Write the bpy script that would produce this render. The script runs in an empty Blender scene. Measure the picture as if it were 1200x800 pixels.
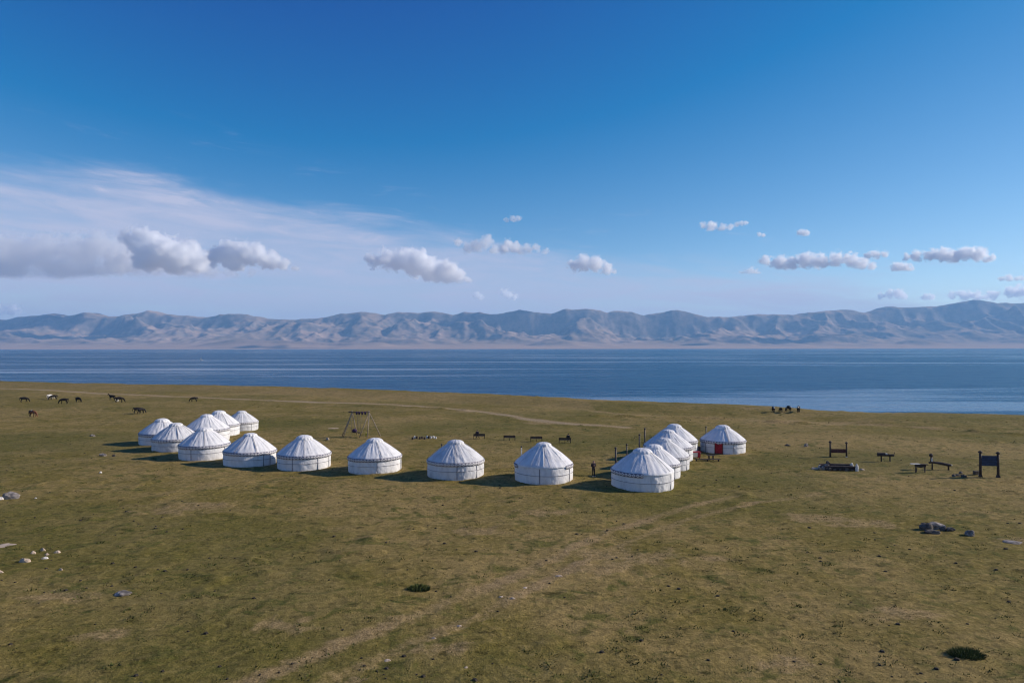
import bpy, bmesh, math, random
import numpy as np
from mathutils import Vector, Matrix, Euler, noise as mnoise

R = math.radians
SC = bpy.context.scene
COL = SC.collection
random.seed(7)

# ------------------------------------------------------------------ camera
CAM_H = 14.5
F_PX = 800.0                        # focal length in pixels of the 1200 px wide photograph
PITCH, ROLL = R(0.57), R(-0.05)
cd = bpy.data.cameras.new('camera')
cd.sensor_width = 36.0
cd.lens = 24.0
cd.clip_start = 0.5
cd.clip_end = 400000.0
cam = bpy.data.objects.new('camera', cd)
COL.objects.link(cam)
cam.location = (0, 0, CAM_H)
CAM_ROT = Matrix.Rotation(R(90) + PITCH, 3, 'X') @ Matrix.Rotation(ROLL, 3, 'Z')
cam.rotation_euler = CAM_ROT.to_euler()
SC.camera = cam

# ------------------------------------------------------------------ sun and sky
SUN_EL, SUN_AZ = R(25.0), R(9.0)     # azimuth measured from +X towards +Y
sun_dir = Vector((math.cos(SUN_EL) * math.cos(SUN_AZ), math.cos(SUN_EL) * math.sin(SUN_AZ), math.sin(SUN_EL)))
sd = bpy.data.lights.new('sun', 'SUN')
sd.energy = 5.0
sd.angle = R(0.53)
sd.color = (1.0, 0.90, 0.78)
sun = bpy.data.objects.new('sun', sd)
COL.objects.link(sun)
sun.rotation_euler = sun_dir.to_track_quat('Z', 'Y').to_euler()
sun.location = (200, 30, 150)

SKY_STRENGTH = 0.10
world = bpy.data.worlds.new('World')
SC.world = world
world.use_nodes = True


class NT:
    """Small helper for node trees."""
    def __init__(s, tree):
        s.t = tree
        tree.nodes.clear()

    def n(s, typ, **kw):
        nd = s.t.nodes.new(typ)
        for k, v in kw.items():
            if k.startswith('i_'):
                nd.inputs[k[2:]].default_value = v
            else:
                setattr(nd, k, v)
        return nd

    def l(s, a, b):
        s.t.links.new(a, b)

    def val(s, sock, v):
        if hasattr(v, 'is_linked') or hasattr(v, 'links'):
            s.l(v, sock)
        else:
            sock.default_value = v

    def math(s, op, a, b=0.0, c=0.0, clamp=False):
        nd = s.n('ShaderNodeMath', operation=op, use_clamp=clamp)
        for i, v in enumerate((a, b, c)):
            s.val(nd.inputs[i], v)
        return nd.outputs[0]

    def smooth(s, v, lo, hi, out0=0.0, out1=1.0):
        nd = s.n('ShaderNodeMapRange', interpolation_type='SMOOTHSTEP')
        s.val(nd.inputs[0], v)
        for i, x in ((1, lo), (2, hi), (3, out0), (4, out1)):
            s.val(nd.inputs[i], x)
        return nd.outputs[0]

    def mix(s, f, a, b, blend='MIX'):
        nd = s.n('ShaderNodeMix', data_type='RGBA', blend_type=blend)
        s.val(nd.inputs[0], f)
        s.val(nd.inputs[6], a)
        s.val(nd.inputs[7], b)
        return nd.outputs[2]

    def noise(s, vec, scale, detail=4.0, rough=0.55, dist=0.0, out=0):
        nd = s.n('ShaderNodeTexNoise')
        if vec is not None:
            s.l(vec, nd.inputs['Vector'])
        nd.inputs['Scale'].default_value = scale
        nd.inputs['Detail'].default_value = detail
        nd.inputs['Roughness'].default_value = rough
        nd.inputs['Distortion'].default_value = dist
        return nd.outputs[out]

    def mapping(s, vec, loc=(0, 0, 0), rot=(0, 0, 0), scale=(1, 1, 1)):
        nd = s.n('ShaderNodeMapping')
        s.l(vec, nd.inputs[0])
        nd.inputs[1].default_value = loc
        nd.inputs[2].default_value = rot
        nd.inputs[3].default_value = scale
        return nd.outputs[0]

    def comb(s, x, y, z):
        nd = s.n('ShaderNodeCombineXYZ')
        for i, v in enumerate((x, y, z)):
            s.val(nd.inputs[i], v)
        return nd.outputs[0]


def rgba(c):
    return (c[0], c[1], c[2], 1.0)


# sky: Nishita plus a high thin veil of cirrus that goes on round the horizon
w = NT(world.node_tree)
sky = w.n('ShaderNodeTexSky', sky_type='NISHITA')
sky.sun_disc = False
sky.sun_elevation = SUN_EL
sky.sun_rotation = R(90) - SUN_AZ          # Nishita measures from +Y clockwise
sky.altitude = 3000.0
sky.air_density = 1.0
sky.dust_density = 0.4
sky.ozone_density = 3.0
hsv = w.n('ShaderNodeHueSaturation')
hsv.inputs['Saturation'].default_value = 1.14
hsv.inputs['Value'].default_value = 1.0
w.l(sky.outputs[0], hsv.inputs['Color'])
# clear high-altitude air: the same grade for every direction of the sky
gsep = w.n('ShaderNodeSeparateColor')
w.l(hsv.outputs[0], gsep.inputs[0])
gcomb = w.n('ShaderNodeCombineColor')
for ch_i, (ga, gb, gmin) in enumerate(((2.38, -1.50, 0.01), (1.68, -1.02, 0.4), (1.16, 0.32, 1.0))):
    g_ = w.math('MULTIPLY_ADD', gsep.outputs[ch_i], ga, gb)
    w.l(w.math('MAXIMUM', g_, gmin), gcomb.inputs[ch_i])
tc = w.n('ShaderNodeTexCoord')
sep = w.n('ShaderNodeSeparateXYZ')
w.l(tc.outputs['Generated'], sep.inputs[0])
dx, dy, dz = sep.outputs
az = w.math('ARCTAN2', dx, dy)             # 0 straight over the lake, + to the right
el = w.math('ARCSINE', dz)
curve = w.n('ShaderNodeFloatCurve')        # upper edge of the veil over azimuth
azn = w.math('MULTIPLY_ADD', az, 1 / (2 * math.pi), 0.5)
w.l(azn, curve.inputs['Value'])
cm = curve.mapping.curves[0]
VEIL = [(-180, .20), (-90, .21), (-50, .22), (-36, .225), (-29, .225), (-22, .215), (-14, .195), (-8, .180), (0, .160),
        (6, .145), (12, .13), (20, .118), (27, .10), (34, .07), (60, .06), (120, .12), (180, .20)]
while len(cm.points) < len(VEIL):
    cm.points.new(0.5, 0.5)
for p, (a, v) in zip(cm.points, VEIL):
    p.location = (a / 360 + 0.5, v)
curve.mapping.update()
edge = curve.outputs[0]
wv = w.comb(w.math('MULTIPLY', az, 2.2), w.math('MULTIPLY_ADD', az, 2.4, w.math('MULTIPLY', el, 16.0)), 0.0)
n1 = w.noise(wv, 1.6, 6, 0.6, 0.6)
wv2 = w.comb(w.math('MULTIPLY', az, 5.0), w.math('MULTIPLY_ADD', az, 1.6, w.math('MULTIPLY', el, 34.0)), 3.7)
n2 = w.noise(wv2, 1.5, 7, 0.62, 0.8)
off = w.math('SUBTRACT', edge, el)
off = w.math('MULTIPLY_ADD', w.math('SUBTRACT', n1, 0.5), 0.075, off)
off = w.math('MULTIPLY_ADD', w.math('SUBTRACT', n2, 0.5), 0.035, off)
veil = w.smooth(off, -0.012, 0.055)
veil = w.math('MULTIPLY', veil, w.smooth(n2, 0.25, 0.70, 0.58, 0.98))
# loose streaks above the edge
streak = w.math('MULTIPLY', w.smooth(n2, 0.54, 0.80), w.smooth(n1, 0.44, 0.62))
streak = w.math('MULTIPLY', streak, w.smooth(off, -0.075, -0.01))
veil = w.math('ADD', veil, w.math('MULTIPLY', streak, 0.55), clamp=True)
VC = (0.55 / SKY_STRENGTH, 0.56 / SKY_STRENGTH, 0.71 / SKY_STRENGTH)
skycol = w.mix(w.math('MULTIPLY', veil, 0.92), gcomb.outputs[0], rgba(VC))
bg = w.n('ShaderNodeBackground')
bg.inputs['Strength'].default_value = SKY_STRENGTH
w.l(skycol, bg.inputs['Color'])
wo = w.n('ShaderNodeOutputWorld')
w.l(bg.outputs[0], wo.inputs['Surface'])

SC.view_settings.view_transform = 'Standard'
SC.view_settings.look = 'None'
SC.view_settings.gamma = 1.0
SC.view_settings.exposure = 0.12
SC.view_settings.use_curve_mapping = False
SC.render.engine = 'CYCLES'
cy = SC.cycles
cy.use_denoising = True
cy.filter_width = 1.2
cy.max_bounces = 48
cy.diffuse_bounces = 3
cy.glossy_bounces = 3
cy.transmission_bounces = 4
cy.transparent_max_bounces = 12
cy.volume_bounces = 32
cy.sample_clamp_indirect = 8.0


# ------------------------------------------------------------------ pixel -> place
def ray(px, py):
    return (CAM_ROT @ Vector((px - 600.0, 400.0 - py, -F_PX))).normalized()


def on_ground(px, py, z=0.0):
    d = ray(px, py)
    t = (z - CAM_H) / d.z
    return d.x * t, d.y * t


def at_depth(px, py, Y):
    d = ray(px, py)
    t = Y / d.y
    return Vector((d.x * t, Y, CAM_H + d.z * t))


# ------------------------------------------------------------------ numpy noise
_rng = np.random.RandomState(11)
_PERM = _rng.permutation(512)
_GA = _rng.rand(512) * 2 * np.pi


def pnoise(x, y, seed=0):
    x = np.asarray(x, float) + seed * 17.31
    y = np.asarray(y, float) + seed * 9.77
    xi = np.floor(x).astype(int)
    yi = np.floor(y).astype(int)
    xf, yf = x - xi, y - yi
    u = xf * xf * xf * (xf * (xf * 6 - 15) + 10)
    v = yf * yf * yf * (yf * (yf * 6 - 15) + 10)

    def g(ix, iy, fx, fy):
        h = _GA[_PERM[(_PERM[ix & 511] + iy) & 511]]
        return np.cos(h) * fx + np.sin(h) * fy
    a = g(xi, yi, xf, yf)
    b = g(xi + 1, yi, xf - 1, yf)
    c = g(xi, yi + 1, xf, yf - 1)
    d = g(xi + 1, yi + 1, xf - 1, yf - 1)
    return ((a + u * (b - a)) * (1 - v) + (c + u * (d - c)) * v) * 1.5


def fbm(x, y, octs=4, seed=0, gain=0.5):
    s, a, f = 0, 1.0, 1.0
    for o in range(octs):
        s = s + a * pnoise(x * f, y * f, seed + o * 3)
        a *= gain
        f *= 2.03
    return s


def ridged(x, y, octs=5, seed=0, gain=0.5):
    s, a, f, wgt, tot = 0, 1.0, 1.0, 1.0, 0
    for o in range(octs):
        r = 1.0 - np.abs(pnoise(x * f, y * f, seed + o * 5)) * 1.35
        r = np.clip(r, 0, 1) ** 2 * wgt
        wgt = np.clip(r * 1.6, 0, 1)
        s = s + a * r
        tot += a
        a *= gain
        f *= 2.07
    return s / tot


def sstep(v, a, b):
    t = np.clip((v - a) / (b - a), 0, 1)
    return t * t * (3 - 2 * t)


def poly_dist(x, y, pts):
    best = np.full(np.shape(x), 1e9)
    for (ax, ay), (bx, by) in zip(pts[:-1], pts[1:]):
        ex, ey = bx - ax, by - ay
        t = np.clip(((x - ax) * ex + (y - ay) * ey) / (ex * ex + ey * ey + 1e-9), 0, 1)
        best = np.minimum(best, np.hypot(x - ax - t * ex, y - ay - t * ey))
    return best


# ------------------------------------------------------------------ shore and ground height
_shore_px = [(-120, 444.5), (0, 446.5), (60, 448), (150, 449.5), (250, 451), (330, 453), (400, 454.5), (480, 458), (560, 461), (650, 465),
             (720, 469), (790, 471.5), (850, 473), (880, 474.3), (905, 476), (930, 478), (960, 480.8), (1000, 483.2), (1075, 483.8), (1110, 484.2), (1200, 486.4)]
_shore = [on_ground(*p) for p in _shore_px]
_sx = np.array([-6000, -1500, -600] + [p[0] for p in _shore] + [180, 320, 900, 6000.0])
_sy = np.array([1500, 620, 400] + [p[1] for p in _shore] + [146, 150, 220, 900.0])


def shore_y(x):
    return np.interp(x, _sx, _sy) + 1.3 * pnoise(x / 9.0, x * 0 + 3.3, 4) + 0.5 * pnoise(x / 3.0, x * 0 + 7.3, 5)


_scarps = [[on_ground(*p) for p in pl] for pl in (
    ((1140, 503.5), (1160, 506), (1180, 507.5), (1215, 509)), ((425, 475.5), (460, 477), (500, 478), (545, 481)),
    ((680, 487.5), (730, 488.3), (775, 489.5), (860, 491)), ((58, 459.3), (72, 460.2), (90, 461.2)), ((900, 494), (960, 496.3)))]


def ground_z(x, y):
    x = np.asarray(x, float)
    y = np.asarray(y, float)
    s = y - shore_y(x)
    z = 0.16 * fbm(x / 28, y / 22, 2, 1) + 0.05 * fbm(x / 5.5, y / 4.5, 2, 8)
    near = 1 - sstep(y, 60, 120)
    z = z + (0.022 + 0.028 * near) * pnoise(x / 1.5, y / 1.2, 21) + 0.012 * near * pnoise(x / 0.6, y / 0.6, 25)
    hum = np.clip(pnoise(x / 2.6, y / 1.7, 31) - 0.28, 0, 1)
    z = z + 0.34 * hum * (0.35 + 0.65 * sstep(pnoise(x / 17, y / 14, 33), -0.1, 0.5))
    z = z + 0.35 * np.exp(-((s + 14) / 7.0) ** 2) - 0.30 * np.exp(-((s + 34) / 6.0) ** 2)   # beach ridge
    for pl in _scarps:                                    # low eroded banks
        z = z + 0.42 * np.exp(-(poly_dist(x, y, pl) / 0.9) ** 2) * np.clip(0.75 + pnoise(x / 3.5, y / 3.5, 43), 0.1, 1.2)
    z = z - 1.7 * sstep(s, -1.0, 13) - 5 * sstep(s, 13, 160)
    return z


def gz(x, y):
    return float(ground_z(np.array([x]), np.array([y]))[0])


def G(px, py):
    """Pixel that touches the ground -> point on the uneven ground."""
    x, y = on_ground(px, py)
    return Vector((x, y, gz(x, y)))


# ------------------------------------------------------------------ mesh helpers
class MB:
    def __init__(s):
        s.v, s.f, s.mi = [], [], []

    def add(s, vs, fs, mi=0):
        b = len(s.v)
        s.v += [tuple(p) for p in vs]
        s.f += [tuple(i + b for i in f) for f in fs]
        s.mi += [mi] * len(fs)
        return s

    def box(s, c, size, rot=None, mi=0, taper=1.0, jit=0.0):
        hx, hy, hz = size[0] / 2, size[1] / 2, size[2] / 2
        bev = min(hx, hy, hz) * 0.22
        M = rot if rot is not None else Matrix.Identity(3)
        vs = []
        for z, k, b in ((-hz, 1, bev), (-hz + bev, 1, 0), (hz - bev, taper, 0), (hz, taper, bev)):
            ax, ay = hx * k - b, hy * k - b
            for (px, py) in ((-ax, -ay), (ax, -ay), (ax, ay), (-ax, ay)):
                p = Vector((px + random.uniform(-jit, jit), py + random.uniform(-jit, jit), z + random.uniform(-jit, jit)))
                vs.append(M @ p + Vector(c))
        fs = [(3, 2, 1, 0), (12, 13, 14, 15)]
        for r in range(3):
            for k in range(4):
                a, b2 = r * 4 + k, r * 4 + (k + 1) % 4
                fs.append((a, b2, b2 + 4, a + 4))
        return s.add(vs, fs, mi)

    def tube(s, pts, radii, n=8, mi=0, wob=0.0):
        pts = [Vector(p) for p in pts]
        if not hasattr(radii, '__len__'):
            radii = [radii] * len(pts)
        vs, fs = [], []
        for i, p in enumerate(pts):
            t = (pts[min(i + 1, len(pts) - 1)] - pts[max(i - 1, 0)]).normalized()
            up = Vector((0, 0, 1)) if abs(t.z) < 0.9 else Vector((1, 0, 0))
            a = t.cross(up).normalized()
            b = t.cross(a)
            for k in range(n):
                an = 2 * math.pi * k / n
                rr = radii[i] * (1 + random.uniform(-wob, wob))
                vs.append(p + a * math.cos(an) * rr + b * math.sin(an) * rr)
        for i in range(len(pts) - 1):
            for k in range(n):
                a, b = i * n + k, i * n + (k + 1) % n
                fs.append((a, b, b + n, a + n))
        fs.append(tuple(range(n - 1, -1, -1)))
        e = (len(pts) - 1) * n
        fs.append(tuple(range(e, e + n)))
        return s.add(vs, fs, mi)

    def lathe(s, prof, n=24, c=(0, 0, 0), mi=0):
        vs, fs = [], []
        for (r, z) in prof:
            for k in range(n):
                an = 2 * math.pi * k / n
                vs.append((c[0] + r * math.cos(an), c[1] + r * math.sin(an), c[2] + z))
        for i in range(len(prof) - 1):
            for k in range(n):
                a, b = i * n + k, i * n + (k + 1) % n
                fs.append((a, b, b + n, a + n))
        fs.append(tuple(range(n - 1, -1, -1)))
        e = (len(prof) - 1) * n
        fs.append(tuple(range(e, e + n)))
        return s.add(vs, fs, mi)

    def mesh(s, name, mats, smooth=False):
        me = bpy.data.meshes.new(name)
        me.from_pydata(s.v, [], s.f)
        for m in (mats if isinstance(mats, (list, tuple)) else [mats]):
            me.materials.append(m)
        if max(s.mi, default=0):
            me.polygons.foreach_set('material_index', s.mi)
        if smooth:
            me.polygons.foreach_set('use_smooth', [True] * len(me.polygons))
        me.update()
        return me

    def build(s, name, mats, parent=None, smooth=False):
        return link(name, s.mesh(name, mats, smooth), parent)


def link(name, me, parent=None):
    o = bpy.data.objects.new(name, me)
    COL.objects.link(o)
    if parent is not None:
        o.parent = parent
    return o


def tag(o, label, cat, group=None):
    o['label'] = label
    o['category'] = cat
    if group:
        o['group'] = group
    return o


def empty(name, loc, rz=0.0, scale=1.0):
    o = bpy.data.objects.new(name, None)
    COL.objects.link(o)
    o.location = loc
    o.rotation_euler = (0, 0, rz)
    o.scale = (scale,) * 3
    o.empty_display_size = 0.3
    return o


def grid_mesh(name, X, Y, Z, mat, smooth=True):
    ny, nx = X.shape
    v = np.stack([X, Y, Z], -1).reshape(-1, 3)
    idx = np.arange(nx * ny).reshape(ny, nx)
    q = np.stack([idx[:-1, :-1], idx[:-1, 1:], idx[1:, 1:], idx[1:, :-1]], -1).reshape(-1, 4)
    me = bpy.data.meshes.new(name)
    me.vertices.add(len(v))
    me.vertices.foreach_set('co', v.ravel().astype(np.float32))
    me.loops.add(q.size)
    me.loops.foreach_set('vertex_index', q.ravel().astype(np.int32))
    me.polygons.add(len(q))
    me.polygons.foreach_set('loop_start', np.arange(0, q.size, 4, dtype=np.int32))
    me.polygons.foreach_set('loop_total', np.full(len(q), 4, dtype=np.int32))
    if smooth:
        me.polygons.foreach_set('use_smooth', np.ones(len(q), dtype=bool))
    me.materials.append(mat)
    me.update(calc_edges=True)
    me.validate()
    return me


def add_attr(me, name, arr):
    a = me.attributes.new(name, 'FLOAT', 'POINT')
    a.data.foreach_set('value', np.asarray(arr, np.float32).ravel())


def skin_mesh(name, verts, edges, radii, sub=1):
    """Skin modifier over a skeleton, evaluated to one continuous mesh."""
    me = bpy.data.meshes.new(name)
    me.from_pydata(verts, edges, [])
    o = bpy.data.objects.new(name, me)
    COL.objects.link(o)
    o.modifiers.new('skin', 'SKIN').use_smooth_shade = True
    sk = me.skin_vertices[0].data if len(me.skin_vertices) else None
    if sk is None:
        bm = bmesh.new()
        bm.from_mesh(me)
        bm.verts.layers.skin.verify()
        bm.to_mesh(me)
        bm.free()
        sk = me.skin_vertices[0].data
    for i, r in enumerate(radii):
        sk[i].radius = r if hasattr(r, '__len__') else (r, r)
        sk[i].use_root = (i == 0)
    m = o.modifiers.new('sub', 'SUBSURF')
    m.levels = m.render_levels = sub
    dg = bpy.context.evaluated_depsgraph_get()
    out = bpy.data.meshes.new_from_object(o.evaluated_get(dg))
    out.name = name
    bpy.data.objects.remove(o)
    out.polygons.foreach_set('use_smooth', [True] * len(out.polygons))
    return out


# ------------------------------------------------------------------ materials
def simple_mat(name, col, rough=0.8, var=0.25, scale=3.0, bump=0.0, bscale=20.0, spec=0.3, stretch=(1, 1, 1)):
    m = bpy.data.materials.new(name)
    m.use_nodes = True
    t = NT(m.node_tree)
    co = t.n('ShaderNodeTexCoord').outputs['Object']
    info = t.n('ShaderNodeObjectInfo')
    v = t.n('ShaderNodeVectorMath', operation='ADD')
    t.l(co, v.inputs[0])
    t.l(info.outputs['Random'], v.inputs[1])
    vec = t.mapping(v.outputs[0], scale=stretch)
    f = t.noise(vec, scale, 5, 0.6)
    f = t.smooth(f, 0.3, 0.7)
    c = t.mix(f, rgba([x * (1 - var) for x in col]), rgba([min(1, x * (1 + var)) for x in col]))
    p = t.n('ShaderNodeBsdfPrincipled')
    t.l(c, p.inputs['Base Color'])
    p.inputs['Roughness'].default_value = rough
    p.inputs['Specular IOR Level'].default_value = spec
    if bump:
        b = t.n('ShaderNodeBump')
        b.inputs['Strength'].default_value = bump
        b.inputs['Distance'].default_value = 0.03
        t.l(t.noise(vec, bscale, 5, 0.6), b.inputs['Height'])
        t.l(b.outputs[0], p.inputs['Normal'])
    o = t.n('ShaderNodeOutputMaterial')
    t.l(p.outputs[0], o.inputs[0])
    return m


def canvas_mat(name, col, stain):
    m = bpy.data.materials.new(name)
    m.use_nodes = True
    t = NT(m.node_tree)
    co = t.n('ShaderNodeTexCoord').outputs['Object']
    info = t.n('ShaderNodeObjectInfo')
    off = t.n('ShaderNodeVectorMath', operation='SCALE')
    t.l(co, off.inputs[0])
    off.inputs['Scale'].default_value = 1.0
    v = t.n('ShaderNodeVectorMath', operation='MULTIPLY_ADD')
    t.l(info.outputs['Random'], v.inputs[0])
    v.inputs[1].default_value = (31.0, 17.0, 9.0)
    t.l(co, v.inputs[2])
    vec = v.outputs[0]
    f = t.smooth(t.noise(t.mapping(vec, scale=(1, 1, 0.35)), 1.3, 6, 0.62, 0.5), 0.42, 0.75)
    c = t.mix(f, rgba(col), rgba(stain))
    z = t.n('ShaderNodeSeparateXYZ')
    t.l(co, z.inputs[0])
    # mud splashed along the bottom hem
    hem = t.math('MULTIPLY', t.smooth(z.outputs[2], 0.30, 0.0), t.smooth(t.noise(vec, 3.0, 5, 0.6), 0.35, 0.65))
    c = t.mix(t.math('MULTIPLY', hem, 0.45), c, rgba((0.36, 0.31, 0.22)))
    p = t.n('ShaderNodeBsdfPrincipled')
    t.l(c, p.inputs['Base Color'])
    p.inputs['Roughness'].default_value = 0.75
    p.inputs['Specular IOR Level'].default_value = 0.25
    b1 = t.n('ShaderNodeBump')
    b1.inputs['Strength'].default_value = 0.9
    b1.inputs['Distance'].default_value = 0.05
    t.l(t.noise(t.mapping(vec, scale=(1.0, 1.0, 0.6)), 2.6, 5, 0.55, 1.2), b1.inputs['Height'])
    t.l(b1.outputs[0], p.inputs['Normal'])
    o = t.n('ShaderNodeOutputMaterial')
    t.l(p.outputs[0], o.inputs[0])
    return m


def band_mat(name, dark, light):
    """Woven band: rows of diamonds round the eave (flat print)."""
    m = bpy.data.materials.new(name)
    m.use_nodes = True
    t = NT(m.node_tree)
    co = t.n('ShaderNodeTexCoord').outputs['Object']
    s = t.n('ShaderNodeSeparateXYZ')
    t.l(co, s.inputs[0])
    a = t.math('MULTIPLY', t.math('ARCTAN2', s.outputs[1], s.outputs[0]), 50 / (2 * math.pi))
    fx = t.math('ABSOLUTE', t.math('SUBTRACT', t.math('FRACT', a), 0.5))
    hz = t.math('MULTIPLY', t.math('SUBTRACT', s.outputs[2], 1.40), 1 / 0.38)
    fz = t.math('ABSOLUTE', t.math('SUBTRACT', hz, 0.5))
    d = t.math('ADD', fx, fz)
    ring = t.math('GREATER_THAN', d, 0.52)
    core = t.math('LESS_THAN', d, 0.16)
    border = t.math('GREATER_THAN', fz, 0.44)
    f = t.math('MAXIMUM', t.math('MAXIMUM', ring, core), border)
    wear = t.smooth(t.noise(co, 2.0, 4, 0.6), 0.3, 0.75, 1.0, 0.72)
    c = t.mix(t.math('MULTIPLY', f, wear), rgba(light), rgba(dark))
    p = t.n('ShaderNodeBsdfPrincipled')
    t.l(c, p.inputs['Base Color'])
    p.inputs['Roughness'].default_value = 0.85
    o = t.n('ShaderNodeOutputMaterial')
    t.l(p.outputs[0], o.inputs[0])
    return m


def ground_mat():
    m = bpy.data.materials.new('pasture')
    m.use_nodes = True
    t = NT(m.node_tree)
    pos = t.n('ShaderNodeNewGeometry').outputs['Position']

    def attr(n):
        return t.n('ShaderNodeAttribute', attribute_name=n).outputs['Fac']
    big = t.noise(pos, 0.030, 4, 0.6, 0.5)
    mid = t.noise(pos, 0.16, 5, 0.62, 0.6)
    patch = t.noise(t.mapping(pos, loc=(31, 7, 0)), 0.55, 5, 0.62, 0.8)
    small = t.noise(pos, 2.3, 5, 0.66)
    fine = t.noise(pos, 9.0, 4, 0.72)
    olive, tan = rgba((0.176, 0.136, 0.032)), rgba((0.290, 0.204, 0.074))
    green, dark = rgba((0.098, 0.097, 0.020)), rgba((0.050, 0.040, 0.010))
    f1 = t.math('ADD', t.math('MULTIPLY', big, 0.55), t.math('MULTIPLY', mid, 0.45))
    c = t.mix(t.smooth(f1, 0.40, 0.58), olive, tan)
    c = t.mix(t.math('MULTIPLY', t.smooth(t.math('ADD', t.math('MULTIPLY', patch, 0.65), t.math('MULTIPLY', mid, 0.35)), 0.51, 0.63), 0.8), c, green)
    c = t.mix(t.math('MULTIPLY', t.smooth(t.math('ADD', t.math('MULTIPLY', patch, -0.5), small), 0.24, 0.44), 0.50), c, tan)
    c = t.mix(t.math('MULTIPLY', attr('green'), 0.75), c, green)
    # lush damp patches a stride or two across
    lush = t.noise(t.mapping(pos, loc=(77, 13, 0), scale=(0.75, 1.25, 1)), 0.42, 5, 0.66, 0.7)
    c = t.mix(t.math('MULTIPLY', t.smooth(lush, 0.56, 0.70), 0.85), c, rgba((0.066, 0.074, 0.014)))
    # dark scuffed spots, droppings, and the shade of hollows put into the colour
    sp = t.noise(t.mapping(pos, loc=(5, 61, 0), scale=(1.0, 1.25, 1)), 0.9, 4, 0.70, 0.3)
    c = t.mix(t.math('MULTIPLY', t.smooth(sp, 0.565, 0.68), 0.7), c, dark)
    # bare soil
    soilf = t.math('ADD', attr('dirt'), t.math('MULTIPLY', t.math('SUBTRACT', small, 0.5), 0.9))
    soilf = t.math('MULTIPLY', t.smooth(soilf, 0.2, 1.0), 0.85)
    soil = t.mix(t.smooth(fine, 0.3, 0.7), rgba((0.26, 0.170, 0.075)), rgba((0.37, 0.260, 0.130)))
    c = t.mix(soilf, c, soil)
    c = t.mix(t.math('MULTIPLY', attr('sand'), 0.9), c, rgba((0.46, 0.39, 0.29)))
    # blade-scale speckle
    g = t.math('MULTIPLY', t.smooth(fine, 0.28, 0.72, 0.74, 1.22), t.smooth(small, 0.28, 0.72, 0.74, 1.20))
    gm = t.n('ShaderNodeVectorMath', operation='SCALE')
    t.l(c, gm.inputs[0])
    t.l(g, gm.inputs['Scale'])
    p = t.n('ShaderNodeBsdfPrincipled')
    t.l(gm.outputs[0], p.inputs['Base Color'])
    p.inputs['Roughness'].default_value = 0.95
    p.inputs['Specular IOR Level'].default_value = 0.08
    b1 = t.n('ShaderNodeBump')
    b1.inputs['Strength'].default_value = 0.9
    b1.inputs['Distance'].default_value = 0.16
    h = t.math('ADD', t.math('MULTIPLY', small, 0.8), t.math('MULTIPLY', fine, 0.35))
    t.l(h, b1.inputs['Height'])
    t.l(b1.outputs[0], p.inputs['Normal'])
    o = t.n('ShaderNodeOutputMaterial')
    t.l(p.outputs[0], o.inputs[0])
    return m


def lake_mat():
    m = bpy.data.materials.new('lake_water')
    m.use_nodes = True
    t = NT(m.node_tree)
    pos = t.n('ShaderNodeNewGeometry').outputs['Position']
    # wind lanes: long slicks with smaller ripples, lying across the view
    lane = t.noise(t.mapping(pos, rot=(0, 0, R(-6)), scale=(0.00055, 0.0052, 1)), 1.0, 6, 0.62, 1.0)
    lane2 = t.noise(t.mapping(pos, loc=(3, 9, 0), rot=(0, 0, R(5)), scale=(0.0016, 0.020, 1)), 1.0, 5, 0.62, 0.6)
    ln = t.math('ADD', t.math('MULTIPLY', lane, 0.52), t.math('MULTIPLY', lane2, 0.48))
    slick = t.smooth(ln, 0.51, 0.575)
    ripple = t.noise(t.mapping(pos, scale=(0.45, 1.0, 1)), 0.55, 4, 0.65)
    swell = t.noise(t.mapping(pos, scale=(0.5, 1.0, 1)), 0.075, 4, 0.65)
    c = t.mix(slick, rgba((0.001, 0.070, 0.155)), rgba((0.035, 0.11, 0.20)))  # slicks' paler sky reflection is partly put into the base colour
    d = t.n('ShaderNodeBsdfPrincipled')
    t.l(c, d.inputs['Base Color'])
    d.inputs['IOR'].default_value = 1.33
    d.inputs['Specular IOR Level'].default_value = 0.36
    t.l(t.smooth(slick, 0, 1, 0.28, 0.10), d.inputs['Roughness'])
    b = t.n('ShaderNodeBump')
    t.l(t.smooth(slick, 0, 1, 1.0, 0.22), b.inputs['Strength'])
    b.inputs['Distance'].default_value = 1.6
    t.l(t.math('ADD', t.math('MULTIPLY', ripple, 0.55), t.math('MULTIPLY', swell, 2.2)), b.inputs['Height'])
    t.l(b.outputs[0], d.inputs['Normal'])
    o = t.n('ShaderNodeOutputMaterial')
    t.l(d.outputs[0], o.inputs[0])
    return m


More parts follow.
